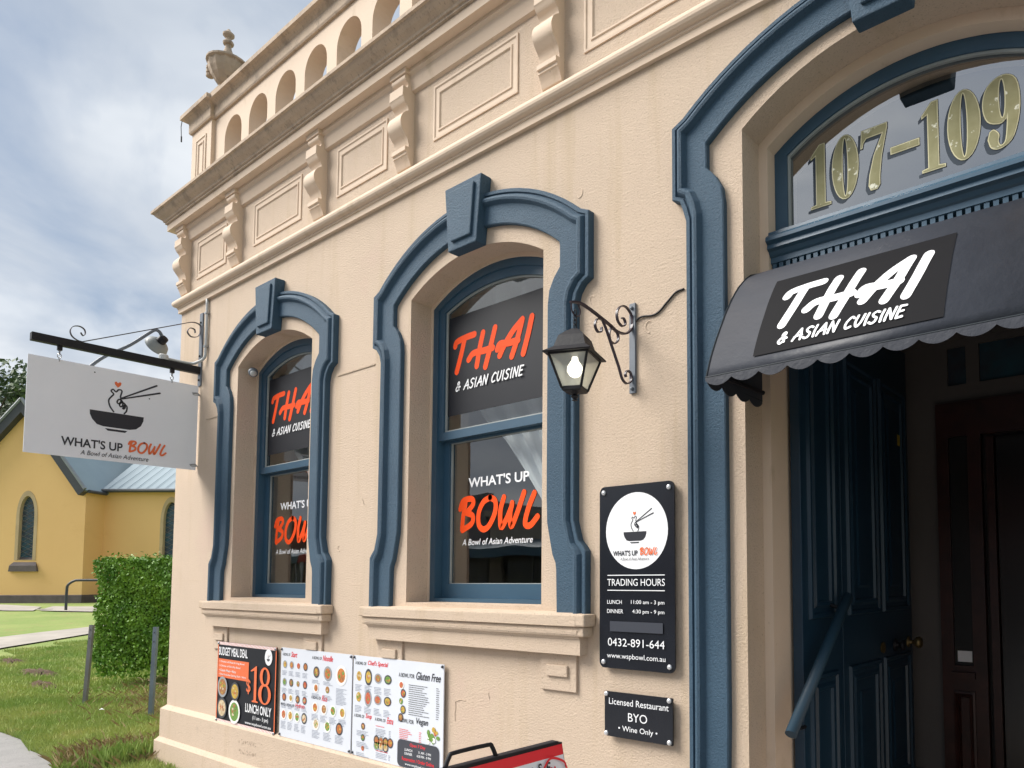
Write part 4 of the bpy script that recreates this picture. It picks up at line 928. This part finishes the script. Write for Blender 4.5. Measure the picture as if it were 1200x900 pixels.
# ================================================================ ground and the churchyard
fhx,fhy=-sy,cy; rhx,rhy=cy,sy
def ST(s,t,z=0.): return (s*fhx+t*rhx, -2.5+s*fhy+t*rhy, z)
def terr(x,y):
    s=x*fhx+(y+2.5)*fhy; u=min(1,max(0,(s-12)/18)); return .5*u*u*(3-2*u)
xs=[-900,-300,-120,-80]+[-70+1.0*i for i in range(101)]+[60,150,400,900]
ys=[-900,-300,-100,-50]+[-30+1.0*i for i in range(71)]+[60,100,300,900]
V=[(x,y,terr(x,y)-.02) for y in ys for x in xs]; n=len(xs)
F_=[(j*n+i,j*n+i+1,(j+1)*n+i+1,(j+1)*n+i) for j in range(len(ys)-1) for i in range(n-1)]
g=G(); g.add(V,F_); o=g.obj('ground',M_grass,None,smooth=True); o['kind']='structure'
def sheet(name,pts,mt,h,nx=14):
    "strip between two edge lines, laid on the terrain"
    A,B=pts; A=resample([(p[0],p[1],0) for p in A],nx); B=resample([(p[0],p[1],0) for p in B],nx); V=[];m_=6
    for a,b_ in zip(A,B):
        for j in range(m_+1): p=a.lerp(b_,j/m_); V.append((p.x,p.y,terr(p.x,p.y)+h))
    g=G(); g.add(V,[(i*(m_+1)+j,i*(m_+1)+j+1,(i+1)*(m_+1)+j+1,(i+1)*(m_+1)+j) for i in range(nx) for j in range(m_)])
    o=g.obj(name,mt,None); o['kind']='structure'; return o
edge=[(-60,-.40),(-30,-.42),(-12,-.44),(-10.6,-.43),(-9.62,-.50),(-8.9,-.47),(-8.27,-.55),(-7.8,-.52),(-7.35,-.60),(-7.08,-.66),(-7.0,-.05),(-6.94,.0),(0,0.),(12,0.)]
g=G(); v,f=curve_mesh([edge+[(12,-4.2),(-60,-4.2)]],0); g.add([(p[0],p[1],.006) for p in v],f); o=g.obj('footpath',M_pave,None); o['kind']='structure'
g=G(); g.box(-60,12,-4.35,-4.2,-.12,.008); o=g.obj('kerb',M_conc,None); o['kind']='structure'
g=G(); g.add([(-60,-4.35,-.008),(12,-4.35,-.008),(12,-16,-.008),(-60,-16,-.008)],[(3,2,1,0)]); o=g.obj('road',M_road,None); o['kind']='structure'
g=G(); g.box(-60,30,-19.5,-16,-.1,.10); o=g.obj('opposite_pavement',M_pave,None); o['kind']='structure'
sheet('church_path',([(-17.5,-1.0),(-19.16,.7),(-20.58,1.74),(-21.44,2.67),(-22.52,3.87),(-23.02,4.48),(-24.0,6.5)],[(-20.5,-1.0),(-22.57,1.26),(-23.42,2.32),(-24.01,3.28),(-24.54,4.44),(-24.88,5.04),(-26,7)]),M_conc,.012)
sheet('far_path',([(-38.3,4.07),(-34.1,4.6),(-33.2,5.2)],[(-45.2,5.2),(-40.3,5.9),(-36.0,6.1)]),M_conc,.012)
sheet('church_path_landing',([(-33.1,5.35),(-32.2,5.6),(-30.7,6.3),(-28,7.5)],[(-36.2,6.5),(-35.2,6.9),(-34.5,7.4),(-32,9)]),M_conc,.016)
# dug patches of bare soil
for i,(x,y,rx,ry) in enumerate(((-15.2,1.12,1.05,.30),(-13.4,.75,.55,.20),(-17.6,1.3,.7,.25),(-8.0,.75,.55,.28),(-7.6,1.5,.5,.5))):
    rx*=.8; ry*=.8; g=G(); n=44; V=[(x,y,terr(x,y)+.03)]
    for j in range(n):
        a=2*math.pi*j/n; q=random.uniform(.6,1.1); xx,yy=x+rx*q*math.cos(a),y+ry*q*math.sin(a); V.append((xx*.5+x*.5,yy*.5+y*.5,terr(x,y)+random.uniform(.02,.06)))
    for j in range(n):
        a=2*math.pi*j/n; q=random.uniform(.45,1.2); xx,yy=x+rx*q*math.cos(a),y+ry*q*math.sin(a); V.append((xx,yy,terr(xx,yy)-.018))
    g.add(V,[(0,1+j,1+(j+1)%n) for j in range(n)]+[(1+j,1+n+j,1+n+(j+1)%n,1+(j+1)%n) for j in range(n)])
    o=g.obj('soil_patch',M_soil,None,smooth=True); o['kind']='stuff'; o['label']='patch of dug bare soil in the grass'
# grass blades
rg=random.Random(11)
def onroad(x,y):
    if y<-.40:
        import bisect
        for (x0,y0),(x1,y1) in zip(edge,edge[1:]):
            if x0<=x<=x1 and x1>x0: return y<y0+(y1-y0)*(x-x0)/(x1-x0)+rg.uniform(-.03,.10)*0-.0
        return True
    return False
def pathpt(x,y):
    for (a,b_),(c,d) in (((-19.16,.7),(-22.57,1.26)),((-20.58,1.74),(-23.42,2.32)),((-21.44,2.67),(-24.01,3.28)),((-22.52,3.87),(-24.54,4.44))):
        if c-.5<x<a+.5 and abs(y-(b_+d)/2)<.7: return True
    return False
def blades(name,n,mt,h0,h1,w,region,lean=.6):
    V=[];F_=[]
    c=0
    while c<n:
        x,y=region()
        if onroad(x,y) or pathpt(x,y) or (x>-6.95 and y>-.05): continue
        z=terr(x,y)-.02; a=rg.uniform(0,6.28); h=rg.uniform(h0,h1); l_=rg.uniform(.1,lean)*h; b_=rg.uniform(0,6.28)
        dx,dy=math.cos(a)*w/2,math.sin(a)*w/2; k=len(V)
        V+=[(x-dx,y-dy,z),(x+dx,y+dy,z),(x+dx*.6+math.cos(b_)*l_*.4,y+dy*.6+math.sin(b_)*l_*.4,z+h*.6),(x+math.cos(b_)*l_,y+math.sin(b_)*l_,z+h)]
        F_+=[(k,k+1,k+2),(k,k+2,k+3)]; c+=1
    me=mesh(name,V,F_); o=link(name,me,mt); o['kind']='stuff'; return o
def reg_near():
    s=rg.uniform(5.6,9.5); t=rg.uniform(-.92,-.60)*s; p=ST(s,t); return p[0],p[1]
def reg_mid():
    s=9.0+rg.random()**.8*9; t=rg.uniform(-.92,-.62)*s; p=ST(s,t); return p[0],p[1]
def reg_edge():
    i=rg.randrange(3,9); (x0,y0),(x1,y1)=edge[i],edge[i+1]; t=rg.random(); return x0+(x1-x0)*t,y0+(y1-y0)*t+abs(rg.gauss(0,.07))+.0
blades('grass',52000,M_blade,.03,.10,.007,reg_near)
blades('grass',42000,M_blade,.03,.08,.013,reg_mid)
blades('grass_verge',6000,M_blade,.04,.11,.007,reg_edge)
def reg_tuft():
    return rg.gauss(-7.35,.20),rg.gauss(-.05,.33)
def reg_tuft2():
    return rg.gauss(-9.4,1.0),rg.gauss(1.7,.55)
def reg_wall(): return -6.96-abs(rg.gauss(0,.12)),rg.uniform(-.5,1.6)
blades('dry_grass',3500,M_straw,.05,.17,.006,reg_tuft,1.2)
blades('dry_grass',6500,M_straw,.03,.14,.008,reg_tuft2,1.6)
blades('grass',3000,M_blade,.08,.24,.010,reg_wall,.5)
# dry twigs under the hedge
g=G()
for i in range(120):
    x,y=rg.gauss(-9.6,.9),rg.gauss(1.65,.28); a=rg.uniform(0,6.28); l_=rg.uniform(.12,.35); z=rg.uniform(.03,.16)
    g.tube([(x,y,z),(x+l_*.5*math.cos(a),y+l_*.5*math.sin(a),z+rg.uniform(0,.09)),(x+l_*math.cos(a),y+l_*math.sin(a),z+rg.uniform(-.03,.05))],.004,4)
o=g.obj('twig_litter',mat('dry_twig',(.28,.19,.12),.9,var=.4),None); o['kind']='stuff'
for i,(x,y) in enumerate(((-9.9,.42),)):
    g=G(); g.add([(x,y,.055),(x+.05,y+.02,.065),(x+.04,y+.05,.05),(x-.01,y+.03,.07)],[(0,1,2,3)]); o=g.obj('litter_scrap',M_white,None); tag(o,('white paper scrap in the grass by the left steel post','small pale scrap lying left of the left steel post','small pale scrap in dry litter between the two posts')[i],'litter'); sm=o.modifiers.new('thick','SOLIDIFY'); sm.thickness=.002
# ---- hedge
rl=random.Random(5)
hd=empty('clipped_hedge',ST(11.4,-7.6),'tall clipped green hedge behind the two steel posts','hedge')
S0,S1,T0,T1,HZ=10.45,11.9,-7.86,-4.6,1.80
g=G(); 
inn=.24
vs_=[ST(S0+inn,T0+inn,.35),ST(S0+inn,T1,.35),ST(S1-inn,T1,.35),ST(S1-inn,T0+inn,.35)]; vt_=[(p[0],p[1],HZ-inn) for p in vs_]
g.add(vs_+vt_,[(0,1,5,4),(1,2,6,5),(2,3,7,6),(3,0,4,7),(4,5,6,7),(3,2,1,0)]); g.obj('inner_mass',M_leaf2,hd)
V=[];F_=[]
def leafq(p,nrm,sz):
    u=Vector((rl.gauss(0,1),rl.gauss(0,1),rl.gauss(0,1))); nn=(nrm+u*.55).normalized(); a=nn.cross(Vector((rl.gauss(0,1),rl.gauss(0,1),rl.gauss(0,1)))).normalized(); b_=nn.cross(a)
    k=len(V); p=Vector(p); L1=sz; W1=sz*.30
    V.extend([tuple(p-a*L1*.5),tuple(p+b_*W1-nn*sz*.06),tuple(p+a*L1*.5-nn*sz*.12),tuple(p-b_*W1-nn*sz*.06)]); F_.extend([(k,k+1,k+2),(k,k+2,k+3)])
def bumpy(s,t,z): return .045*math.sin(s*5.1+z*3.7)+.05*math.sin(t*6.3+z*4.9+1)+.04*math.sin(z*9+t*3)
FS=Vector((fhx,fhy,0)); FT=Vector((rhx,rhy,0))
for i in range(21000):
    t=rl.uniform(T0,T1-.9); z=.12+rl.random()**.85*(HZ-.12); d=abs(rl.gauss(0,.055)); under=.0
    if z<.3: d+=(.3-z)*rl.uniform(.0,.8)
    s=S0+d+bumpy(0,t,z)
    if z<.32 and rl.random()<.55: continue
    leafq(ST(s,t,z),-FS,rl.uniform(.035,.062))
for i in range(7500):
    s=rl.uniform(S0,S1); z=.15+rl.random()*(HZ-.15); d=abs(rl.gauss(0,.05)); 
    if z<.3: d+=(.3-z)*rl.uniform(0,.8)
    leafq(ST(s,T0+d+bumpy(s,0,z),z),-FT,rl.uniform(.035,.062))
for i in range(7000):
    s=rl.uniform(S0,S1); t=rl.uniform(T0,T1); leafq(ST(s,t,HZ+rl.gauss(0,.018)+.3*bumpy(s,t,0)-.0),Vector((0,0,1)),rl.uniform(.035,.062))
for i in range(900):
    t=rl.uniform(T0,T1-1); s=S0+abs(rl.gauss(0,.5)); leafq(ST(s,t,HZ+abs(rl.gauss(.02,.045))),Vector((0,0,1)),rl.uniform(.03,.06))
for i in range(700):
    leafq(ST(S0-abs(rl.gauss(0,.05)),rl.uniform(T0,T1-1),rl.uniform(.3,HZ)),-FS,rl.uniform(.03,.06))
o=link('foliage',mesh('foliage',V,F_),M_leaf,hd); o['kind']='stuff'
g=G()
for i in range(14):
    s=S0+.35+rl.random()*.6; t=T0+.25+i*.22; b_=ST(s,t,0); g.tube([b_,(b_[0]+rl.gauss(0,.04),b_[1]+rl.gauss(0,.04),.25),(b_[0]+rl.gauss(0,.08),b_[1]+rl.gauss(0,.08),.6)],[.022,.016,.010],6)
o=g.obj('hedge_stems',M_bark,hd)
# ---- posts and rail
def post(x,y,h,lean,label,blue):
    g=G(); w=.022
    c=empty('steel_post',(x,y,0),label,'post','steel posts in the grass'); a=YAW
    def P(u,v_,z): return (x+u*rhx+v_*fhx+lean*z*rhx,y+u*rhy+v_*fhy+lean*z*rhy,z)
    # C-section channel
    prof=[(-w,-w*.8),(w,-w*.8),(w,w*.8),(w*.45,w*.8),(w*.45,w*.6),(w*.8,w*.6),(w*.8,-w*.6),(-w*.8,-w*.6),(-w*.8,w*.6),(-w*.45,w*.6),(-w*.45,w*.8),(-w,w*.8)]
    n=len(prof); g.v+=[P(p[0],p[1],-.1) for p in prof]+[P(p[0],p[1],h) for p in prof]; g.f+=[(i,(i+1)%n,n+(i+1)%n,n+i) for i in range(n)]+[tuple(range(n,2*n))]
    g.obj('channel',mat('blue_grey_post',(.20,.25,.31),.45,metal=.3,var=.25) if blue else mat('worn_galvanised',(.27,.27,.28),.5,metal=.4,var=.3),c)
    g=G(); 
    for z in (h-.06,h-.16): g.box(-.004,.004,-.0,.0,0,0) if False else g.lathe([(.007,0),(.007,.003)],P(0,-w*.8-.003,z),8,Matrix.Rotation(R(90),3,'X'))
    g.obj('bolt_holes',M_black,c)
post(-10.83,.55,.965,.045,'leaning grey steel post left of the hedge corner',False)
post(-9.22,.70,.99,.02,'blue-grey steel post in front of the hedge near the building',True)
g=G(); rp=[ST(26.3,-20.82,.40),ST(26.3,-20.82,1.15),ST(26.3,-20.78,1.36),ST(26.35,-20.62,1.50),ST(26.4,-20.40,1.53),ST(26.6,-19.3,1.53),ST(27,-17.8,1.53)]
g.tube(catmull(rp,5),.045,8); g.tube([ST(27,-17.8,1.53),ST(27,-17.8,.4)],.04,8); o=g.obj('handrail',M_barge,None,smooth=True); tag(o,'dark bent tube handrail by the church path left of the hedge','handrail')
g=G(); g.box(-.25,.25,-.18,.18,0,.03); o=g.obj('drain_cover',M_conc,None); q=ST(26.8,-22.0); o.location=(q[0],q[1],terr(q[0],q[1])); tag(o,'pale flat drain cover in the lawn before the church','cover')
# ---- church
cb_=ST(34,-29); ch=empty('yellow_church',(cb_[0],cb_[1],.4),'yellow rendered church with blue-grey sheet roof and pointed windows','church')
def tf(g,v,f): return g.add([ST(*p) for p in v],f)
def splate(g,outline,holes,s0,s1):
    "plate facing the camera: outline in (t,z)"
    v,f=curve_mesh([outline]+holes,abs(s1-s0)/2); m_=(s0+s1)/2
    return g.add([ST(m_-p[2],p[0],p[1]) for p in v],f)
def lancet(tc,z0,z1,w,n=8):
    h=w; zs=z1-h*1.35; L_=[(tc-w/2,z0),(tc-w/2,zs)]
    arcl=[(tc-w/2+ (w/2)*(1-math.cos(a:=math.pi/2*i/n))*1.0, zs+(z1-zs)*math.sin(a)**.9) for i in range(1,n)]
    return L_+arcl+[(tc,z1)]+[(2*tc-p[0],p[1]) for p in reversed(arcl)]+[(tc+w/2,zs),(tc+w/2,z0)]
AP=(-29.2,9.85); ER=(-26.22,5.85); EL=(-32.4,6.2)
gbl=[(EL[0],.3),(ER[0],.3),(ER[0],ER[1]),AP,(EL[0],EL[1])]
ho=lancet(-28.94,2.5,5.52,.86); g=G(); splate(g,gbl,[ho],34,34.35); g.obj('gable_wall',M_yel,ch)
g=G(); tf(g,[(34.35,ER[0],.3),(35.25,ER[0],.3),(35.25,ER[0],ER[1]),(34.35,ER[0],ER[1]),(34.35,ER[0]-.35,.3),(35.25,ER[0]-.35,.3),(35.25,ER[0]-.35,ER[1]),(34.35,ER[0]-.35,ER[1])],[(0,1,2,3),(7,6,5,4),(3,2,6,7)]); g.obj('return_wall',M_yel,ch)
WS=35.2
ho2=lancet(-22.98,2.5,5.35,.86); g=G(); splate(g,[(ER[0]-.2,.3),(-13,.3),(-13,5.9),(ER[0]-.2,5.9)],[ho2],WS,WS+.35); g.obj('nave_wall',M_yel,ch)
def church_window(tc,z0,z1,s):
    g=G(); splate(g,lancet(tc,z0-.02,z1+.22,1.0,8),[lancet(tc,z0+.0,z1-.03,.70)],s-.015,s+.16); w=g.obj('church_window',M_cframe,ch)
    g=G(); splate(g,lancet(tc,z0,z1-.02,.71),[],s+.165,s+.19); g.obj('pane',M_lead,w)
    g=G()
    for i in range(-3,4):
        for d in (1,-1):
            pass
    z=z0+.1
    while z<z1-.25:
        g.tube([ST(s+.155,tc-.34,z),ST(s+.155,tc+.34,z+.34)],.012,4); g.tube([ST(s+.155,tc+.34,z),ST(s+.155,tc-.34,z+.34)],.012,4); z+=.24
    o=g.obj('lead_cames',M_came,w); o['kind']='stuff'
    g=G(); tf(g,[(s-.12,tc-.66,z0-.55),(s+.1,tc-.66,z0-.55),(s+.1,tc+.66,z0-.55),(s-.12,tc+.66,z0-.55),(s-.12,tc-.62,z0-.28),(s+.16,tc-.40,z0+.12),(s+.16,tc+.40,z0+.12),(s-.12,tc+.62,z0-.28)],[(3,2,1,0),(4,5,6,7)[::-1],(0,1,5,4),(1,2,6,5),(2,3,7,6),(3,0,4,7)]); g.obj('window_sill',M_cbase,w)
church_window(-28.94,2.5,5.52,34); church_window(-22.98,2.5,5.35,WS)
g=G()
for (t0,t1,s) in ((EL[0],ER[0]+.06,33.93),(ER[0]+.06,-13,WS-.07)): 
    tf(g,[(s,t0,.2),(s,t1,.2),(s,t1,.83),(s,t0,.83),(s+.069,t0,.2),(s+.069,t1,.2),(s+.069,t1,.86),(s+.069,t0,.86)],[(0,1,2,3),(3,2,6,7),(1,5,6,2),(0,3,7,4)])
tf(g,[(33.93,ER[0]+.06,.2),(WS-.07,ER[0]+.06,.2),(WS-.07,ER[0]+.06,.83),(33.93,ER[0]+.06,.83),(33.93,ER[0]+.001,.2),(WS-.07,ER[0]+.001,.2),(WS-.07,ER[0]+.001,.86),(33.93,ER[0]+.001,.86)],[(0,1,2,3),(3,2,6,7)])
g.obj('church_plinth',M_cbase,ch)
g=G(); tf(g,[(33.92,-31.2,.55),(33.92,-30.9,.55),(33.92,-30.9,.68),(33.92,-31.2,.68)],[(0,1,2,3)]); g.obj('vent',M_black,ch)
# roofs
g=G(); ov=.25
def roofslab(g,a,b_,c,d,th=.10):
    top=[Vector(ST(*p)) for p in (a,b_,c,d)]; nn=(top[1]-top[0]).cross(top[3]-top[0]).normalized()
    if nn.z<0: nn=-nn
    bot=[p-nn*th for p in top]; g.add([tuple(p) for p in top+bot],[(0,1,2,3),(7,6,5,4),(0,4,5,1),(1,5,6,2),(2,6,7,3),(3,7,4,0)])
er=(ER[0]+.20,ER[1]-.2+.08); el=(EL[0]-.3,EL[1]-.3+.08); ap=(AP[0],AP[1]+.16)
roofslab(g,(33.7,*er),(42,*er),(42,*ap),(33.7,*ap)); roofslab(g,(33.7,*el),(42,*el),(42,*ap),(33.7,*ap)); g.obj('gable_roof',M_roof,ch)
g=G(); roofslab(g,(WS-.3,ER[0]+.0,5.86),(WS-.3,-12.5,5.86),(40.5,-12.5,9.6),(40.5,ER[0]-.6,9.6)); nr=g.obj('nave_roof',M_roof,ch)
g=G(); t=ER[0]+.3
while t<-13: g.tube([ST(WS-.3,t,5.90),ST(40.4,t,9.62)],.012,4,caps=False); t+=.46
o=g.obj('roof_ribs',M_roof,nr); o['kind']='stuff'
g=G()
for e in (er,el):
    d=Vector((ap[0]-e[0],ap[1]-e[1])).normalized(); q=Vector((-d.y,d.x)); q=q if q.y<0 else -q
    for (w0,w1,sv) in ((0.02,.40,33.66),):
        v=[(sv,e[0]+q.x*w0,e[1]+q.y*w0),(sv,ap[0],ap[1]-w0*1.3),(sv,ap[0],ap[1]-w1*1.5),(sv,e[0]+q.x*w1,e[1]+q.y*w1)]
        tf(g,v+[(sv+.33,*p[1:]) for p in v],[(0,1,2,3),(7,6,5,4),(0,4,5,1),(3,2,6,7),(0,3,7,4)])
g.obj('bargeboard',M_barge,ch)
g=G()
for e in (er,el): g.tube([ST(33.66,e[0],e[1]+.05),ST(33.66,ap[0],ap[1]+.05)],.075,6)
g.obj('barge_capping',M_barge2,ch)
g=G(); g.tube([ST(WS-.33,ER[0]+.1,5.84),ST(WS-.33,-12.5,5.84)],.09,8); g.tube([ST(33.8,er[0]+.08,er[1]-.05),ST(WS-.3,er[0]+.08,er[1]-.05)],.08,8); g.obj('gutter',M_barge,ch)
# rear bulk of the church so that it is a solid building
g=G(); tf(g,[(42,EL[0],.3),(42,-13,.3),(42,-13,5.8),(42,EL[0],5.8),(34.35,EL[0],.3),(34.35,EL[0],5.8),(WS+.35,-13,.3),(WS+.35,-13,5.8)],[(0,1,2,3),(4,0,3,5),(1,6,7,2)]); g.obj('rear_wall',M_yel,ch)
# ---- trees
rt_=random.Random(21)
def tree(s,t,h,r,label,n=9000,name='gum_tree'):
    b_=Vector(ST(s,t,.4)); tr=empty(name,tuple(b_),label,'tree')
    g=G(); tip=b_+Vector((.3,.2,h*.62)); g.tube([b_,b_+Vector((.1,0,h*.3)),tip],[.38,.28,.12],10)
    cl=[]
    for i in range(26):
        a=rt_.uniform(0,6.28); e=rt_.uniform(-.35,1); q=rt_.random()**.5
        c=b_+Vector((math.cos(a)*r*q*.95,math.sin(a)*r*q*.95,h*.62+e*h*.34*(1-.45*q))); cl.append((c,rt_.uniform(.75,1.5)*r/4.2))
    for c,q in cl[:14]: g.tube([tip-Vector((0,0,rt_.uniform(.5,h*.25))),(tip+c)/2+Vector((0,0,-.3)),c],[.10,.06,.025],5)
    g.obj('trunk',M_bark,tr)
    V=[];F_=[]
    for i in range(n):
        c,q=cl[rt_.randrange(len(cl))]; d=Vector((rt_.gauss(0,1),rt_.gauss(0,1),rt_.gauss(0,.8))); d=d/d.length*q*rt_.random()**.4
        p=c+d; nn=(d.normalized()+Vector((rt_.gauss(0,.6),rt_.gauss(0,.6),rt_.gauss(0,.6)))).normalized(); a=nn.cross(Vector((rt_.gauss(0,1),rt_.gauss(0,1),rt_.gauss(0,1)))).normalized(); bb=nn.cross(a); sz=rt_.uniform(.12,.26); k=len(V)
        V+=[tuple(p-a*sz),tuple(p+bb*sz*.5),tuple(p+a*sz),tuple(p-bb*sz*.5)]; F_+=[(k,k+1,k+2),(k,k+2,k+3)]
    o=link('crown',mesh('crown',V,F_),M_tleaf,tr); o['kind']='stuff'
tree(50,-46.2,18,5.2,'leafy dark tree rising behind the church roof at the left edge of the view',14000)
# ---- shops across the street, seen only as reflections in the window glass
M_shop=[mat('opposite_brick',(.20,.09,.06),.85,var=.3,vs=4),mat('opposite_render',(.42,.38,.32),.85,var=.2),mat('opposite_grey',(.22,.23,.25),.8,var=.2)]
M_sg=mat('opposite_glass',(.03,.04,.05),.15); M_ra=mat('opposite_red_awning',(.35,.02,.02),.6); M_ga=mat('opposite_blue_awning',(.05,.12,.18),.6)
for i,(x0,x1,h,c,lab) in enumerate(((-62,-50,6.2,1,'cream shop farthest left across the street with blue awning'),(-49.9,-38,5.0,0,'red brick shop across the street with low parapet'),(-37.9,-26,5.6,2,'grey shop across the street with red awning'),(-25.9,-14,4.6,1,'low cream shop across the street with blue awning'),(-13.9,-3,5.8,0,'tall brick shop across the street with red awning'),(-2.9,9,5.0,2,'grey shop opposite the doorway with blue awning'))):
    s=empty('shop',((x0+x1)/2,-20,0),lab,'shop','shops across the street'); y=-19.5
    wins=[(x0+1+k_*3.6,x0+4.0+k_*3.6) for k_ in range(3)]
    g=G(); plate(g,[(x0,0),(x1,0),(x1,h),(x0,h)],[[(a,.5),(b_,.5),(b_,2.6),(a,2.6)] for a,b_ in wins],y-.3,y); g.box(x0,x1,y-8,y-.301,0,h-.4); g.box(x0-.04,x1+.04,y-.35,y+.12,h-.25,h); g.obj('wall',M_shop[c],s)
    for a,b_ in wins:
        g=G(); g.box(a,b_,y-.2,y-.18,.5,2.6); w=g.obj('window',M_sg,s); g=G(); g.box((a+b_)/2-.04,(a+b_)/2+.04,y-.17,y-.10,.5,2.6); g.obj('mullion',M_lgrey,w)
    g=G(); g.add([(x0,y,3.3),(x1,y,3.3),(x1,y+2.6,2.8),(x0,y+2.6,2.8),(x0,y,3.2),(x1,y,3.2),(x1,y+2.6,2.45),(x0,y+2.6,2.45)],[(0,1,2,3)[::-1],(4,5,6,7),(3,2,6,7)[::-1],(0,3,7,4),(1,5,6,2)]); g.obj('awning',M_ra if i in(2,4) else M_ga,s)
    g=G()
    for x in (x0+.3,x1-.3): g.tube([(x,y+2.5,0),(x,y+2.5,2.6)],.05,8)
    g.obj('awning_post',M_lgrey,s)
